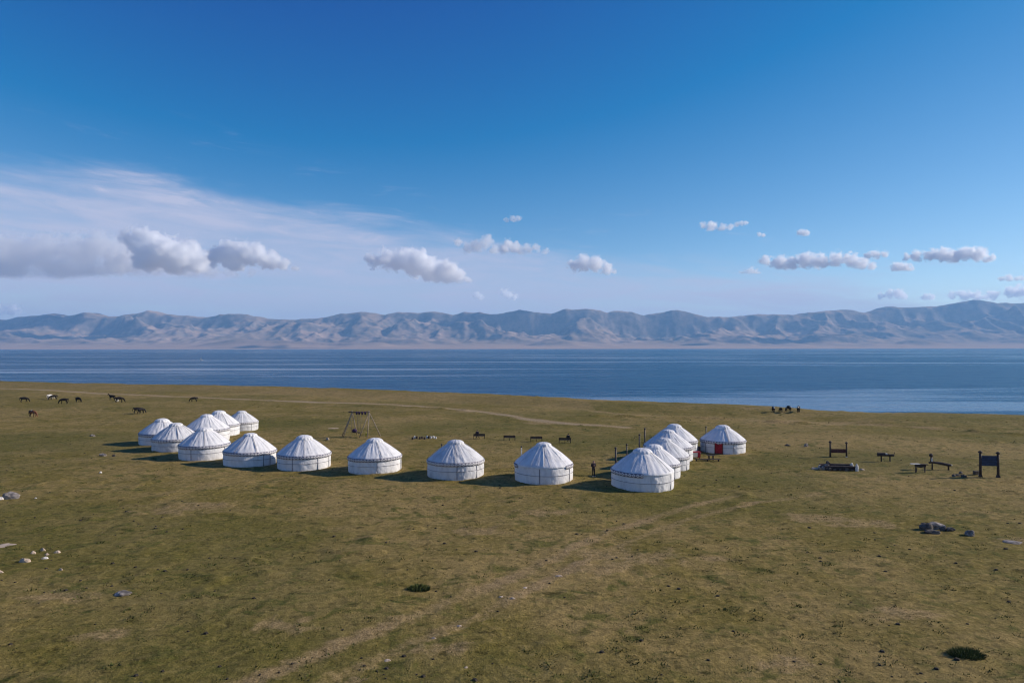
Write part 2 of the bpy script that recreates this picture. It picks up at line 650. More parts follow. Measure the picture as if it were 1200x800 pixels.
def mountain_mat():
    m = bpy.data.materials.new('mountain_slopes')
    m.use_nodes = True
    t = NT(m.node_tree)
    geo = t.n('ShaderNodeNewGeometry')
    pos = geo.outputs['Position']
    z = t.n('ShaderNodeSeparateXYZ')
    t.l(pos, z.inputs[0])
    nz = t.n('ShaderNodeSeparateXYZ')
    t.l(geo.outputs['Normal'], nz.inputs[0])
    n1 = t.noise(pos, 0.0009, 6, 0.6, 0.5)
    n2 = t.noise(pos, 0.004, 6, 0.65)
    grass = t.mix(t.smooth(n1, 0.35, 0.65), rgba((0.28, 0.205, 0.140)), rgba((0.48, 0.33, 0.23)))
    rock = t.mix(t.smooth(n2, 0.35, 0.65), rgba((0.13, 0.115, 0.105)), rgba((0.32, 0.245, 0.195)))
    steep = t.smooth(t.math('ADD', nz.outputs[2], t.math('MULTIPLY', t.math('SUBTRACT', n2, 0.5), 0.5)), 0.94, 0.78)
    c = t.mix(steep, grass, rock)
    c = t.mix(t.smooth(t.math('ADD', z.outputs[2], t.math('MULTIPLY', n1, 150.0)), 250.0, 110.0), c, rgba((0.50, 0.34, 0.235)))
    p = t.n('ShaderNodeBsdfPrincipled')
    t.l(c, p.inputs['Base Color'])
    p.inputs['Roughness'].default_value = 1.0
    p.inputs['Specular IOR Level'].default_value = 0.0
    o = t.n('ShaderNodeOutputMaterial')
    t.l(p.outputs[0], o.inputs[0])
    return m


def volume_mat(name, col, dens, aniso=0.0):
    m = bpy.data.materials.new(name)
    m.use_nodes = True
    t = NT(m.node_tree)
    v = t.n('ShaderNodeVolumePrincipled')
    v.inputs['Color'].default_value = rgba(col)
    v.inputs['Density'].default_value = dens
    v.inputs['Anisotropy'].default_value = aniso
    o = t.n('ShaderNodeOutputMaterial')
    t.l(v.outputs[0], o.inputs['Volume'])
    m.cycles.homogeneous_volume = True
    return m


M = {}
M['canvas'] = canvas_mat('canvas', (0.73, 0.715, 0.705), (0.58, 0.57, 0.56))
M['canvas_grey'] = canvas_mat('canvas_worn', (0.66, 0.65, 0.64), (0.49, 0.48, 0.48))
M['band'] = band_mat('woven_band', (0.045, 0.045, 0.10), (0.62, 0.60, 0.60))
M['band_dark'] = band_mat('woven_band_faded', (0.13, 0.12, 0.15), (0.66, 0.64, 0.63))
M['rope'] = simple_mat('rope', (0.16, 0.15, 0.17), 0.9, 0.3, 6)
M['rope_light'] = simple_mat('light_rope', (0.55, 0.54, 0.54), 0.9, 0.2, 6)
M['strap'] = simple_mat('strap', (0.10, 0.10, 0.13), 0.9, 0.3, 6)
M['red'] = simple_mat('red_felt', (0.33, 0.018, 0.028), 0.8, 0.3, 3)
M['door_wood'] = simple_mat('door_wood', (0.10, 0.035, 0.022), 0.6, 0.3, 4)
M['wood'] = simple_mat('weathered_wood', (0.135, 0.098, 0.070), 0.85, 0.35, 3, 0.5, 12, stretch=(1, 1, 4))
M['pole_wood'] = simple_mat('stripped_pole', (0.30, 0.235, 0.165), 0.8, 0.3, 3, 0.4, 12)
M['dark_wood'] = simple_mat('dark_wood', (0.052, 0.036, 0.030), 0.75, 0.4, 4, 0.5, 12)
M['maroon'] = simple_mat('maroon_wood', (0.090, 0.026, 0.026), 0.7, 0.3, 4, 0.3, 12)
M['navy'] = simple_mat('shade_navy_board', (0.030, 0.046, 0.085), 0.6, 0.25, 2)  # blue tint of the board's shaded back put into its base colour
M['pipe'] = simple_mat('sooty_pipe', (0.075, 0.058, 0.050), 0.5, 0.5, 5)
M['pipe_zinc'] = simple_mat('zinc_pipe', (0.42, 0.40, 0.37), 0.45, 0.25, 5)
M['yellow'] = simple_mat('yellow_plastic', (0.55, 0.44, 0.06), 0.5, 0.2, 5)
M['cream'] = simple_mat('cream_cloth', (0.72, 0.62, 0.52), 0.85, 0.12, 5)
M['purple'] = simple_mat('purple_cloth', (0.055, 0.030, 0.075), 0.9, 0.4, 6)
M['rock'] = simple_mat('grey_rock', (0.27, 0.232, 0.20), 0.95, 0.55, 2.2, 0.9, 6)
M['rock_dark'] = simple_mat('dark_rock', (0.10, 0.086, 0.074), 0.95, 0.5, 2.6, 0.9, 6)
M['rock_pale'] = simple_mat('pale_rock', (0.52, 0.40, 0.29), 0.95, 0.22, 3, 0.7, 8)
M['rock_white'] = simple_mat('white_stone', (0.72, 0.66, 0.58), 0.9, 0.15, 4, 0.5, 8)
M['horse_black'] = simple_mat('black_coat', (0.012, 0.009, 0.008), 0.8, 0.35, 3)
M['horse_bay'] = simple_mat('bay_coat', (0.17, 0.062, 0.026), 0.6, 0.4, 2)
M['horse_white'] = simple_mat('white_coat', (0.62, 0.58, 0.54), 0.7, 0.15, 3)
M['grey_soil'] = simple_mat('dung', (0.040, 0.032, 0.022), 0.95, 0.4, 9)
M['tuft'] = simple_mat('tuft_grass', (0.075, 0.090, 0.022), 0.9, 0.5, 5)
M['tuft_dry'] = simple_mat('dry_grass', (0.25, 0.185, 0.075), 0.9, 0.4, 5)
M['tuft_dark'] = simple_mat('dark_grass', (0.075, 0.085, 0.018), 0.9, 0.5, 5)
M['cloth_black'] = simple_mat('black_clothes', (0.014, 0.013, 0.016), 0.9, 0.3, 6)
M['cloth_navy'] = simple_mat('dark_jacket', (0.030, 0.020, 0.026), 0.9, 0.3, 6)
M['skin'] = simple_mat('skin', (0.46, 0.27, 0.20), 0.6, 0.08, 6)
M['hair'] = simple_mat('hair', (0.014, 0.010, 0.009), 0.6, 0.3, 12)
M['shoe'] = simple_mat('white_shoe', (0.70, 0.69, 0.68), 0.7, 0.1, 6)

# ------------------------------------------------------------------ ground
track_a = [on_ground(*p) for p in ((250, 815), (330, 788), (400, 757), (470, 727), (530, 704), (590, 683), (650, 655), (720, 622), (800, 596), (860, 580))]
track_b = [on_ground(*p) for p in ((330, 825), (420, 782), (500, 748), (570, 718), (625, 690), (680, 663), (740, 634), (810, 607), (880, 590), (960, 578))]
road = [on_ground(*p) for p in ((-160, 451), (0, 454.5), (60, 457.5), (130, 461.5), (200, 464.5), (260, 466.5), (330, 469.5), (400, 472), (460, 473.5), (520, 478), (570, 483),
                                (620, 491.5), (665, 496), (730, 500))]
road2 = [on_ground(*p) for p in ((690, 480), (760, 487), (820, 490), (880, 491.5), (960, 494.5), (1040, 497), (1090, 500))]
bare = [(*on_ground(px, py), r) for px, py, r in (
    (225, 592, 3.6), (190, 598, 2.2), (560, 622, 2.0), (740, 655, 3.4), (700, 668, 2.0), (930, 494, 7.0), (975, 495, 7), (886, 479.8, 3.2),
    (960, 607, 3.0), (1010, 612, 2.5), (1192, 632, 1.4), (640, 495, 4.0), (420, 783, 0.5), (415, 797, 0.6), (920, 778, 1.2), (800, 470, 4),
    (120, 745, 1.5), (60, 700, 2.0), (330, 735, 1.6), (520, 760, 1.2), (640, 600, 2.2), (1060, 720, 1.6), (835, 655, 1.2))]
fine_u = np.linspace(-0.93, 0.93, 640)
side = np.concatenate([0.93 + 0.004 * np.cumsum(1.16 ** np.arange(1, 42))])
side = side[side < 60]
U = np.concatenate([-side[::-1], fine_u, side])
rows = np.concatenate([[-3000, -1500, -700, -300, -120, -50, -20, -5, 5, 10, 14, 17, 19.5, 21.5, 23],
                       np.exp(np.linspace(math.log(24), math.log(345), 520)), [360, 390, 440, 520, 700, 1000, 1600]])
gxU, gY = np.meshgrid(U, rows)
gX = gxU * np.maximum(gY, 22.0)
gZ = ground_z(gX, gY)
ground_me = grid_mesh('ground', gX, gY, gZ, ground_mat())
nwarp = 0.5 * pnoise(gX / 1.7, gY / 1.7, 51) + 0.4 * pnoise(gX / 0.6, gY / 0.6, 52)
dirt = np.zeros_like(gX)
brk = 0.55 + 0.75 * pnoise(gX / 6, gY / 6, 55)
for tr, wd in ((track_a, 1.25), (track_b, 1.1)):
    dirt = np.maximum(dirt, sstep(poly_dist(gX, gY, tr) + nwarp * 0.5, wd, 0.05) * np.clip(brk + 0.3, 0.6, 1.0) * 0.95)
fw = 0.9 * pnoise(gX / 9, gY / 5, 57)
dirt = np.maximum(dirt, sstep(poly_dist(gX, gY, road) + fw, 3.2, 0.6) * 0.95)
dirt = np.maximum(dirt, sstep(poly_dist(gX, gY, road2) + fw * 1.6, 3.4, 0.2) * np.clip(0.55 + pnoise(gX / 16, gY / 8, 58), 0, 0.8))
for bx, by, br in bare:
    dd = np.hypot((gX - bx) / 1.7, gY - by) / br
    dirt = np.maximum(dirt, sstep(dd + 0.5 * pnoise(gX / (br * .6), gY / (br * .6), 61) + 0.25 * nwarp, 1.15, 0.15) * 0.72)
YURTS_XY = [on_ground(px, py, 3.9) for px, py in ((190, 489.5), (206.5, 495), (240, 501.5), (293, 506.3), (356.5, 507.8), (439.5, 512), (534, 516), (637, 520), (752, 523.5), (847, 496))]
for yx, yy in YURTS_XY:
    dd = np.hypot(gX - yx, gY - yy)
    dirt = np.maximum(dirt, sstep(dd + 0.7 * nwarp + 0.6 * pnoise(gX / 2.4, gY / 2.4, 65), 4.6, 3.1) * 0.55)
s_sh = gY - shore_y(gX)
shore_strip = sstep(s_sh, -58, -30) * sstep(s_sh, -2, -16) * 0.5 * (gX < 20)
dirt = np.maximum(dirt, shore_strip)
sand = np.maximum(sstep(s_sh + 1.0 * nwarp, -0.5, 3.0), 0.42 * sstep(poly_dist(gX, gY, road) + fw, 1.9, 0.4) * (0.7 + 0.5 * pnoise(gX / 20, gY / 20, 59)))
green = np.clip(sstep(pnoise(gX / 38, gY / 30, 71), 0.05, 0.55) + sstep(s_sh, -26, -12) * 0.5 * (gX > 40), 0, 1) * 0.5
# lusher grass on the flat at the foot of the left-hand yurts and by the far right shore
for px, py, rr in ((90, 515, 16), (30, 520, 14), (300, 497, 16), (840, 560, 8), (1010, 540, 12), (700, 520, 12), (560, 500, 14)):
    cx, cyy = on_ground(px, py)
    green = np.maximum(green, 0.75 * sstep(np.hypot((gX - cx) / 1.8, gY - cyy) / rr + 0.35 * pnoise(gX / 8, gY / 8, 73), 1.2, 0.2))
add_attr(ground_me, 'dirt', dirt)
add_attr(ground_me, 'sand', sand)
add_attr(ground_me, 'green', green)
ground = link('ground', ground_me)
ground['kind'] = 'structure'
ground['label'] = 'grazed olive and tan pasture sloping gently to the lake'

# ------------------------------------------------------------------ lake
LAKE_Z = -1.05
lx = np.array([-60000, -20000, -6000, -2000, -600, 0, 600, 2000, 6000, 20000, 60000.0])
ly = np.array([60, 120, 200, 300, 500, 900, 1800, 4000, 8000, 15500.0])
LX, LY = np.meshgrid(lx, ly)
lake = link('lake', grid_mesh('lake', LX, LY, LX * 0 + LAKE_Z, lake_mat()))
lake['kind'] = 'structure'
lake['label'] = 'wide deep blue lake with paler wind lanes'

# ------------------------------------------------------------------ mountains across the lake
SKYL = [(-700, 372), (-500, 366), (-300, 370), (-150, 366), (-60, 372), (0, 375.5), (15, 372.5), (38, 371), (60, 367.5), (75, 372), (100, 366.5), (120, 371.5), (140, 371), (155, 368),
        (172, 364.5), (190, 369), (205, 370), (225, 371.5), (240, 372.5), (265, 368.5), (280, 369), (310, 374), (350, 375.5), (380, 374), (400, 369),
        (423, 366), (450, 370), (467, 366), (490, 368), (508, 366), (530, 370), (545, 366), (575, 369), (590, 369), (608, 364.5), (630, 368),
        (645, 370), (662, 363.5), (690, 364), (712, 368), (720, 365), (740, 367), (755, 371), (780, 367), (795, 364), (815, 369), (830, 372), (860, 373),
        (890, 369), (925, 371), (960, 366.5), (1000, 364.5), (1020, 368), (1045, 360.5), (1065, 361.5), (1110, 360), (1140, 353), (1170, 357.5),
        (1200, 357), (1260, 356), (1330, 361), (1450, 355), (1600, 362), (1900, 356)]
YR = 19500.0
sk_x = np.array([(p[0] - 600) / F_PX * YR for p in SKYL])
sk_h = np.array([(408.3 - p[1]) / F_PX * YR + CAM_H for p in SKYL])
mx = np.concatenate([np.linspace(-34000, -16000, 90)[:-1], np.linspace(-16000, 16000, 760), np.linspace(16000, 34000, 90)[1:]])
my = np.concatenate([np.linspace(13300, 15200, 22)[:-1], np.linspace(15200, 20600, 150), np.linspace(20600, 26000, 24)[1:]])
MX, MY = np.meshgrid(mx, my)
warp_x = MX + 420 * fbm(MX / 2600, MY / 2600, 3, 101)
warp_y = MY + 420 * fbm(MX / 2600, MY / 2600, 3, 105)
ridge_y = YR + 350 * pnoise(MX / 5200, MX * 0 + 0.4, 107)
foot = 15700 + 480 * fbm(MX / 3300, MX * 0 + 1.7, 3, 109)
t = (MY - foot) / (ridge_y - foot)
tc_ = np.clip(t, 0, 1)
Hr = np.interp(MX, sk_x, sk_h)
Hs = 0
for kk in np.linspace(-1, 1, 9):
    Hs = Hs + np.interp(MX + kk * 1500, sk_x, sk_h) / 9
Hmix = Hs + (Hr - Hs) * sstep(tc_, 0.62, 0.97)
rg = ridged(warp_x / 3800, warp_y / 5200, 5, 111, 0.46)
rg2 = ridged(warp_x / 1500, warp_y / 3000, 3, 121, 0.45)
base = tc_ ** 1.12
body = base * (0.28 + 0.92 * rg + 0.34 * (rg2 - 0.45))
wtop = sstep(tc_, 0.84, 1.0)
prof = body * (1 - wtop) + base * wtop
h = Hmix * prof
# crisp gully detail, fading at the ridge line so that the skyline keeps its shape
h = h + (85 * (ridged(MX / 620, MY / 950, 4, 131) - 0.45) * np.clip(tc_ * 3, 0, 1) * (1 - 0.6 * wtop))
h = h + 20 * fbm(MX / 420, MY / 520, 4, 137) * np.clip(tc_ * 3, 0, 1)
# low rounded foothills and the alluvial apron down to the far shore
apron = 120 * sstep(MY, 14000, 16700) + 18 * fbm(MX / 1500, MY / 700, 3, 141) * sstep(MY, 14000, 15000)
hill = 190 * np.clip(fbm(MX / 2400, MY / 900, 3, 145) - 0.12, 0, 1) * sstep(MY, 14700, 15500) * (1 - sstep(tc_, 0.1, 0.4))
shore_far = 14050 + 130 * pnoise(MX / 2800, MX * 0, 149)
h = np.maximum(h, 0) + apron * (1 - 0.8 * tc_) + hill
back = np.clip((MY - ridge_y) / 5000, 0, 1)
h = h * (1 - 0.75 * sstep(back, 0.02, 1.0))
h = h - 40 * sstep(shore_far - MY, -60, 350)
h = np.where(MY < shore_far - 200, -8.0, np.maximum(h, -8.0 + 0 * h))
mountains = link('mountains', grid_mesh('mountains', MX, MY, h, mountain_mat()))
mountains['kind'] = 'structure'
mountains['label'] = 'long bare blue-grey mountain range along the far shore'

# ------------------------------------------------------------------ haze: one closed box of even air
hb = MB().add([(x, y, z) for z in (-12.0, 1470.0) for (x, y) in ((-90000, -6000), (90000, -6000), (90000, 30000), (-90000, 30000))],
              [(3, 2, 1, 0), (4, 5, 6, 7), (0, 1, 5, 4), (1, 2, 6, 5), (2, 3, 7, 6), (3, 0, 4, 7)])
haze = hb.build('haze', volume_mat('haze_air', (0.34, 0.64, 1.0), 3.7e-5, 0.1))
haze['kind'] = 'stuff'
haze['label'] = 'thin blue haze over the lake and mountains'

# ------------------------------------------------------------------ clouds
_ico = bmesh.new()
bmesh.ops.create_icosphere(_ico, subdivisions=3, radius=1.0)
ICO_V = np.array([v.co[:] for v in _ico.verts])
ICO_F = [tuple(v.index for v in f.verts) for f in _ico.faces]
_ico.free()


def cloud_mat(lobes, dens, seed, rmax):
    """Vapour that thins out towards the edge of its lobes and is torn by noise; flat, soft base at local z = 0."""
    m = bpy.data.materials.new('cloud_vapour')
    m.use_nodes = True
    t = NT(m.node_tree)
    co = t.n('ShaderNodeTexCoord').outputs['Object']
    # billows bend the space the lobes live in
    wn = t.n('ShaderNodeTexNoise')
    wn.inputs['Scale'].default_value = 1.1 / rmax
    wn.inputs['Detail'].default_value = 2.0
    t.l(co, wn.inputs['Vector'])
    wv_ = t.n('ShaderNodeVectorMath', operation='MULTIPLY_ADD')
    ws = t.n('ShaderNodeVectorMath', operation='SUBTRACT')
    t.l(wn.outputs['Color'], ws.inputs[0])
    ws.inputs[1].default_value = (0.5, 0.5, 0.5)
    t.l(ws.outputs[0], wv_.inputs[0])
    wv_.inputs[1].default_value = (0.9 * rmax,) * 3
    t.l(co, wv_.inputs[2])
    p = wv_.outputs[0]
    f = None
    for (c, r) in lobes:
        d = t.n('ShaderNodeVectorMath', operation='DISTANCE')
        t.l(p, d.inputs[0])
        d.inputs[1].default_value = c
        v = t.math('MULTIPLY_ADD', d.outputs['Value'], -1.0 / r, 1.0)
        f = v if f is None else t.math('SMOOTH_MAX', f, v, 0.12)
    nv = t.mapping(co, loc=(seed * 311.0, seed * 97.0, 0), scale=(1.0, 1.0, 1.25))
    n = t.noise(nv, 1.5 / rmax, 4, 0.55)
    n2 = t.noise(nv, 4.2 / rmax, 5, 0.66)
    bil = t.math('ABSOLUTE', t.math('SUBTRACT', n2, 0.5))
    f = t.math('MULTIPLY_ADD', t.math('SUBTRACT', n, 0.5), 2.2, f)
    f = t.math('MULTIPLY_ADD', bil, -3.4, f)
    f = t.math('ADD', f, 0.10)
    z = t.n('ShaderNodeSeparateXYZ')
    t.l(co, z.inputs[0])
    core = t.smooth(f, 0.0, 0.22)
    base = t.smooth(z.outputs[2], -0.05 * rmax, 0.30 * rmax)
    den = t.math('MULTIPLY', t.math('MULTIPLY', core, base), dens)
    v = t.n('ShaderNodeVolumePrincipled')
    v.inputs['Color'].default_value = (1, 1, 1, 1)
    v.inputs['Anisotropy'].default_value = 0.35
    t.l(den, v.inputs['Density'])
    o = t.n('ShaderNodeOutputMaterial')
    t.l(v.outputs[0], o.inputs['Volume'])
    m.cycles.volume_step_rate = 0.13
    return m


def cloud(label, base_py, lobes, dens=0.010, seed=0, kids=4, alt=2100.0, grow=1.12, name='cloud'):
    """lobes: (px, py, r_px) seen from the ground; distance from the cloud base's height above the lake."""
    rnd = random.Random(seed)
    d = ray(600, base_py)
    Y = (alt - CAM_H) / d.z * d.y
    k = Y / F_PX
    cx = sum(l[0] for l in lobes) / len(lobes)
    org = at_depth(cx, base_py, Y)
    L = []
    for (px, py, r) in lobes:
        rm = r * k * grow
        p = at_depth(px, py, Y) - org
        p.y += rnd.uniform(-0.5, 0.5) * rm
        L.append((tuple(p), rm))
        for i in range(kids):
            a = rnd.uniform(0, 2 * math.pi)
            q = p + Vector((math.cos(a) * rm * 0.85, math.sin(a) * rm * 0.85, rm * rnd.uniform(-0.25, 0.55)))
            L.append((tuple(q), rm * rnd.uniform(0.40, 0.65)))
    rmax = max(l[1] for l in L)
    mb = MB()
    for (c, r) in L:
        vs = ICO_V * (r * 1.42) + np.array(c)
        vs[:, 2] = np.maximum(vs[:, 2], -0.08 * rmax)
        mb.add(vs.tolist(), ICO_F)
    mat = cloud_mat(L, dens * (0.6 + 120.0 / rmax), seed, rmax)
    tmp = mb.build(name, mat)
    rm = tmp.modifiers.new('remesh', 'REMESH')
    rm.mode = 'VOXEL'
    rm.voxel_size = rmax * 0.12
    dg = bpy.context.evaluated_depsgraph_get()
    me = bpy.data.meshes.new_from_object(tmp.evaluated_get(dg))
    bpy.data.objects.remove(tmp)
    me.materials.clear()
    me.materials.append(mat)
    o = link(name, me)
    o.location = org
    tag(o, label, 'cloud', 'clouds over the lake and mountains')
    return o


cloud('long flat-based grey cloud bank beneath the tall white puff', 327, [(-70, 304, 26), (-40, 302, 26), (-8, 304, 25), (22, 302, 24), (50, 302, 24), (80, 299, 23), (106, 296, 21), (130, 300, 22), (10, 315, 18), (60, 316, 18), (105, 315, 18),
      (160, 310, 20), (190, 313, 17), (220, 316, 14), (245, 318, 11), (268, 320, 8), (290, 321, 6)], 0.0038, 3, 2)
cloud('tallest bright white puff rising from the long cloud bank', 322, [(150, 279, 8), (164, 282, 14), (180, 289, 16), (197, 294, 16), (215, 300, 16), (233, 307, 12), (176, 303, 16), (205, 309, 14)], 0.0160, 5, 2)
cloud('white wedge of cloud with flat grey base beside the tall puff', 318, [(253, 302, 9), (268, 295, 12), (285, 297, 13), (300, 299, 13), (318, 306, 11), (334, 312, 7), (346, 316, 4), (276, 309, 10)], 0.0160, 8, 2)
cloud('tilted oval white cloud alone above the middle of the range', 333, [(440, 306, 9), (455, 304, 11), (470, 304, 13), (487, 309, 15), (505, 316, 14), (522, 321, 13), (537, 326, 9), (548, 330, 5)], 0.0128, 13, 2)
cloud('small white tooth-shaped cloud within the thin wisps', 299, [(597, 287, 7), (604, 291, 6), (590, 292, 6)], 0.0096, 15, 2)
cloud('small ragged cloud joined to the thin wisps', 301, [(571, 283, 7), (560, 289, 8), (548, 290, 6), (538, 284, 5), (580, 291, 6)], 0.0056, 17, 2)
cloud('thin trailing cloud drifting beside the tooth-shaped one', 300, [(618, 292, 6), (628, 290, 5), (640, 294, 4), (610, 294, 5)], 0.0048, 18, 2)
cloud('round-topped white cloud with faint grey underside over the range', 323, [(672, 312, 7), (684, 309, 9), (698, 310, 9), (711, 315, 7), (720, 319, 3)], 0.0096, 19, 2)
cloud('long chain of white puffs over the slopes before the highest peak', 317, [(898, 305, 6), (912, 308, 8), (928, 309, 8), (945, 305, 9), (962, 307, 9), (980, 304, 8), (995, 305, 8), (1010, 309, 7), (1022, 311, 5)], 0.0112, 23, 2)
cloud('short flat puff above the end of the white chain', 306, [(1018, 299, 4), (1028, 298, 5), (1037, 298, 4)], 0.0096, 29, 2)
cloud('white cloud with one tall rounded end beyond the long chain', 308, [(1060, 301, 4), (1075, 300, 6), (1090, 300, 7), (1105, 299, 8), (1120, 300, 8), (1133, 297, 8), (1148, 298, 8), (1160, 303, 5)], 0.0128, 31, 2)
cloud('little puff below the gap in the white chain', 318, [(1051, 313, 6), (1060, 314, 6), (1068, 315, 4)], 0.0096, 37, 2)
cloud('tattered wisp of cloud high above the long white chain', 271, [(824, 264, 4), (834, 266, 6), (846, 268, 5), (856, 266, 4)], 0.0080, 41, 2)
cloud('faint tail trailing upward from the tattered high wisp', 266, [(864, 263, 3), (869, 262, 3.2), (874, 261, 2.6)], 0.0064, 42, 2)
cloud('tiny white puff beside the tattered high wisp', 277, [(936, 273, 3), (941, 273, 4), (946, 274, 3)], 0.0096, 43, 2)
cloud('tiny faint puff beneath the tattered high wisp', 278.5, [(890, 275, 2.5), (894, 276, 2.5)], 0.0064, 44, 2)
cloud('soft small cloud just off the thin end of the long chain', 321, [(872, 320, 4), (880, 318, 5), (887, 320, 4)], 0.0048, 47, 2)
cloud('low white cloud peeping above the ridge before the high peak', 352, [(1032, 347, 4), (1044, 345, 5), (1054, 344, 6), (1060, 347, 4)], 0.0080, 53, 2)
cloud('small low puff between the ridge cloud and the peak bank', 352, [(1085, 348, 4), (1091, 348, 4)], 0.0080, 54, 2)
cloud('low bank of white cloud behind the highest peak', 354, [(1115, 346, 5), (1130, 347, 7), (1145, 348, 6), (1165, 346, 6), (1182, 342, 6), (1196, 341, 7), (1212, 343, 8)], 0.0080, 59, 2)
cloud('thin white cloud just above the low bank behind the highest peak', 330, [(1174, 327, 3), (1182, 326, 4), (1192, 327, 3), (1200, 326, 3)], 0.0080, 61, 2)
cloud('small low cloud touching the ridge below the long grey bank', 370, [(2, 363, 6), (13, 363, 7), (21, 366, 4), (-12, 364, 7)], 0.0080, 67, 2)
cloud('tiny faint puff right under the tilted oval cloud', 353, [(559, 346, 4), (563, 348, 4)], 0.0056, 71, 2)
cloud('tiny slanting puff low over the range, clear of the oval cloud', 353, [(592, 343, 4.5), (597, 346, 5), (603, 348, 4)], 0.0064, 72, 2)
cloud('tiny bright puff above the wispy cloud group', 261, [(594, 258, 3), (601, 257, 4), (608, 256, 3)], 0.0056, 73, 2)

# ------------------------------------------------------------------ yurts
YR_R, EAVE = 3.10, 1.74


def yurt_meshes(seed, worn):
    rnd = random.Random(seed)
    cv = M['canvas_grey'] if worn else M['canvas']
    n = 168
    th = np.linspace(0, 2 * math.pi, n, endpoint=False)
    ph = rnd.uniform(0, 50)

    def ringed(name, prof, disp, cap=None, mat=cv):
        rr = np.array([p[0] for p in prof])[:, None]
        zz = np.array([p[1] for p in prof])[:, None]
        T = th[None, :] + 0 * rr
        dr, dz = disp(T, rr, zz)
        Rr, Z = rr + dr, zz + 0 * T + dz
        v = np.stack([Rr * np.cos(T), Rr * np.sin(T), Z], -1).reshape(-1, 3)
        m = len(prof)
        fs = []
        for i in range(m - 1):
            for k in range(n):
                a, b = i * n + k, i * n + (k + 1) % n
                fs.append((a, b, b + n, a + n))
        if cap:
            fs.append(tuple(range((m - 1) * n, m * n)))
        return MB().add(v.tolist(), fs).mesh(name, mat, True)

    def per(T, k, z, s):                       # noise periodic in the angle
        return pnoise(np.cos(T) * k + ph, np.sin(T) * k + z * 1.3 + ph, s)

    def wall_disp(T, rr, zz):
        t_ = zz / EAVE
        drape = 0.035 * per(T * 1, 4.0, zz * 0.25, 3) + 0.030 * pnoise(np.cos(T + zz * 0.35) * 9 + ph, np.sin(T + zz * 0.35) * 9, 5)
        area = sstep(per(T, 1.2, zz * 0.2, 9), -0.05, 0.45)
        wr = 0.050 * area * pnoise(np.cos(T) * 15 + zz * 3.0 + ph, np.sin(T) * 15 - zz * 2.2, 7)
        sag = 0.03 * np.sin(np.clip(t_, 0, 1) * math.pi)
        hem = 0.03 * (1 - np.clip(zz / 0.25, 0, 1)) * per(T, 8, zz * 0, 13)
        return drape + wr + sag + hem, 0 * T

    def roof_disp(T, rr, zz):
        f = np.clip((rr - 0.7) / 1.0, 0, 1) * np.clip((3.4 - rr) / 0.5, 0.2, 1)
        ribs = 0.011 * np.cos(T * 28 + ph)
        fold = 0.045 * pnoise(np.cos(T) * 4.5 + ph, np.sin(T) * 4.5 + rr * 0.5, 15) + 0.028 * pnoise(np.cos(T) * 12 + ph, np.sin(T) * 12 + rr, 17)
        area = sstep(per(T, 1.1, 0 * rr, 19), 0, 0.5)
        wr = 0.05 * area * pnoise(np.cos(T) * 9 + rr * 2, np.sin(T) * 9 + rr * 2.6 + ph, 21)
        d = f * (ribs + fold + wr)
        return d * 0.5, d * 0.75

    wall = ringed('wall', [(YR_R * k, z) for k, z in ((1.0, -0.10), (1.0, 0.05), (1.0, 0.2), (1.0, 0.38), (1.0, 0.55), (1.0, 0.72), (1.002, 0.86), (1.0, 0.9), (1.0, 1.05),
                                                     (1.0, 1.2), (1.0, 1.35), (0.998, 1.5), (0.99, 1.66), (0.97, 1.74), (0.90, 1.78))], wall_disp)
    prof = [(YR_R + 0.075, EAVE - 0.10), (YR_R + 0.06, EAVE - 0.02), (YR_R + 0.0, EAVE + 0.07)]
    for q in np.linspace(0.06, 1, 16):
        r = YR_R * (1 - q) + 0.80 * q
        z = EAVE + 0.07 + (3.54 - EAVE - 0.07) * q + 0.07 * math.sin(q * math.pi)
        prof.append((r, z))
    prof += [(0.62, 3.66), (0.4, 3.74)]
    roof = ringed('roof', prof, roof_disp, cap=True)
    cr = rnd.uniform(0.80, 1.05)
    cz = 3.52 - (cr - 0.8) * 0.84
    cprof = [(cr + 0.04, cz - 0.02), (cr, cz + 0.07)]
    for q in np.linspace(0.2, 1, 7):
        r = cr * math.cos(q * math.pi / 2) + 0.02
        cprof.append((r, cz + 0.07 + (3.90 - cz - 0.07) * math.sin(q * math.pi / 2)))
    crown = ringed('crown_cover', cprof, lambda T, rr, zz: (0.05 * per(T, 2.5, zz, 23) * (rr / cr) + 0.02 * np.cos(T * 14) * (rr / cr), 0.03 * per(T, 3, zz, 25)), cap=True)
    # the square crown cloth hangs down on one side of the smoke hole
    band = ringed('ornament_band', [(YR_R + 0.06, 1.40), (YR_R + 0.10, 1.405), (YR_R + 0.135, 1.60), (YR_R + 0.125, 1.76), (YR_R + 0.075, 1.80)],
                  lambda T, rr, zz: (0.012 * per(T, 6, zz, 27), 0.02 * per(T, 2, zz * 0, 29)), mat=M['band_dark'] if worn else M['band'])

    def hoop(z, rad, sag, sd_):
        pts = []
        mb = MB()
        for k in range(73):
            a = 2 * math.pi * k / 72
            pts.append((math.cos(a) * (YR_R + 0.075), math.sin(a) * (YR_R + 0.075), z + sag * math.sin(a * 2 + sd_)))
        mb.tube(pts, rad, 5)
        return mb.mesh('wall_rope', M['rope'], True)
    rope = hoop(0.86, 0.019, 0.03, rnd.uniform(0, 6))
    mb = MB()
    mb.box((0, 0, 0.80), (0.030, 0.060, 1.50))
    strap = mb.mesh('seam_strap', M['strap'])
    mb = MB()
    pts = [(p[0] + 0.035, 0, p[1] + 0.05) for p in prof[2:-1]]
    mb.tube(pts, 0.014, 5)
    rrope = mb.mesh('roof_rope', M['rope_light'], True)
    mb = MB()
    mb.tube([(p[0] + 0.04, 0, p[1] + 0.055) for p in prof[2:-1]], 0.022, 5)
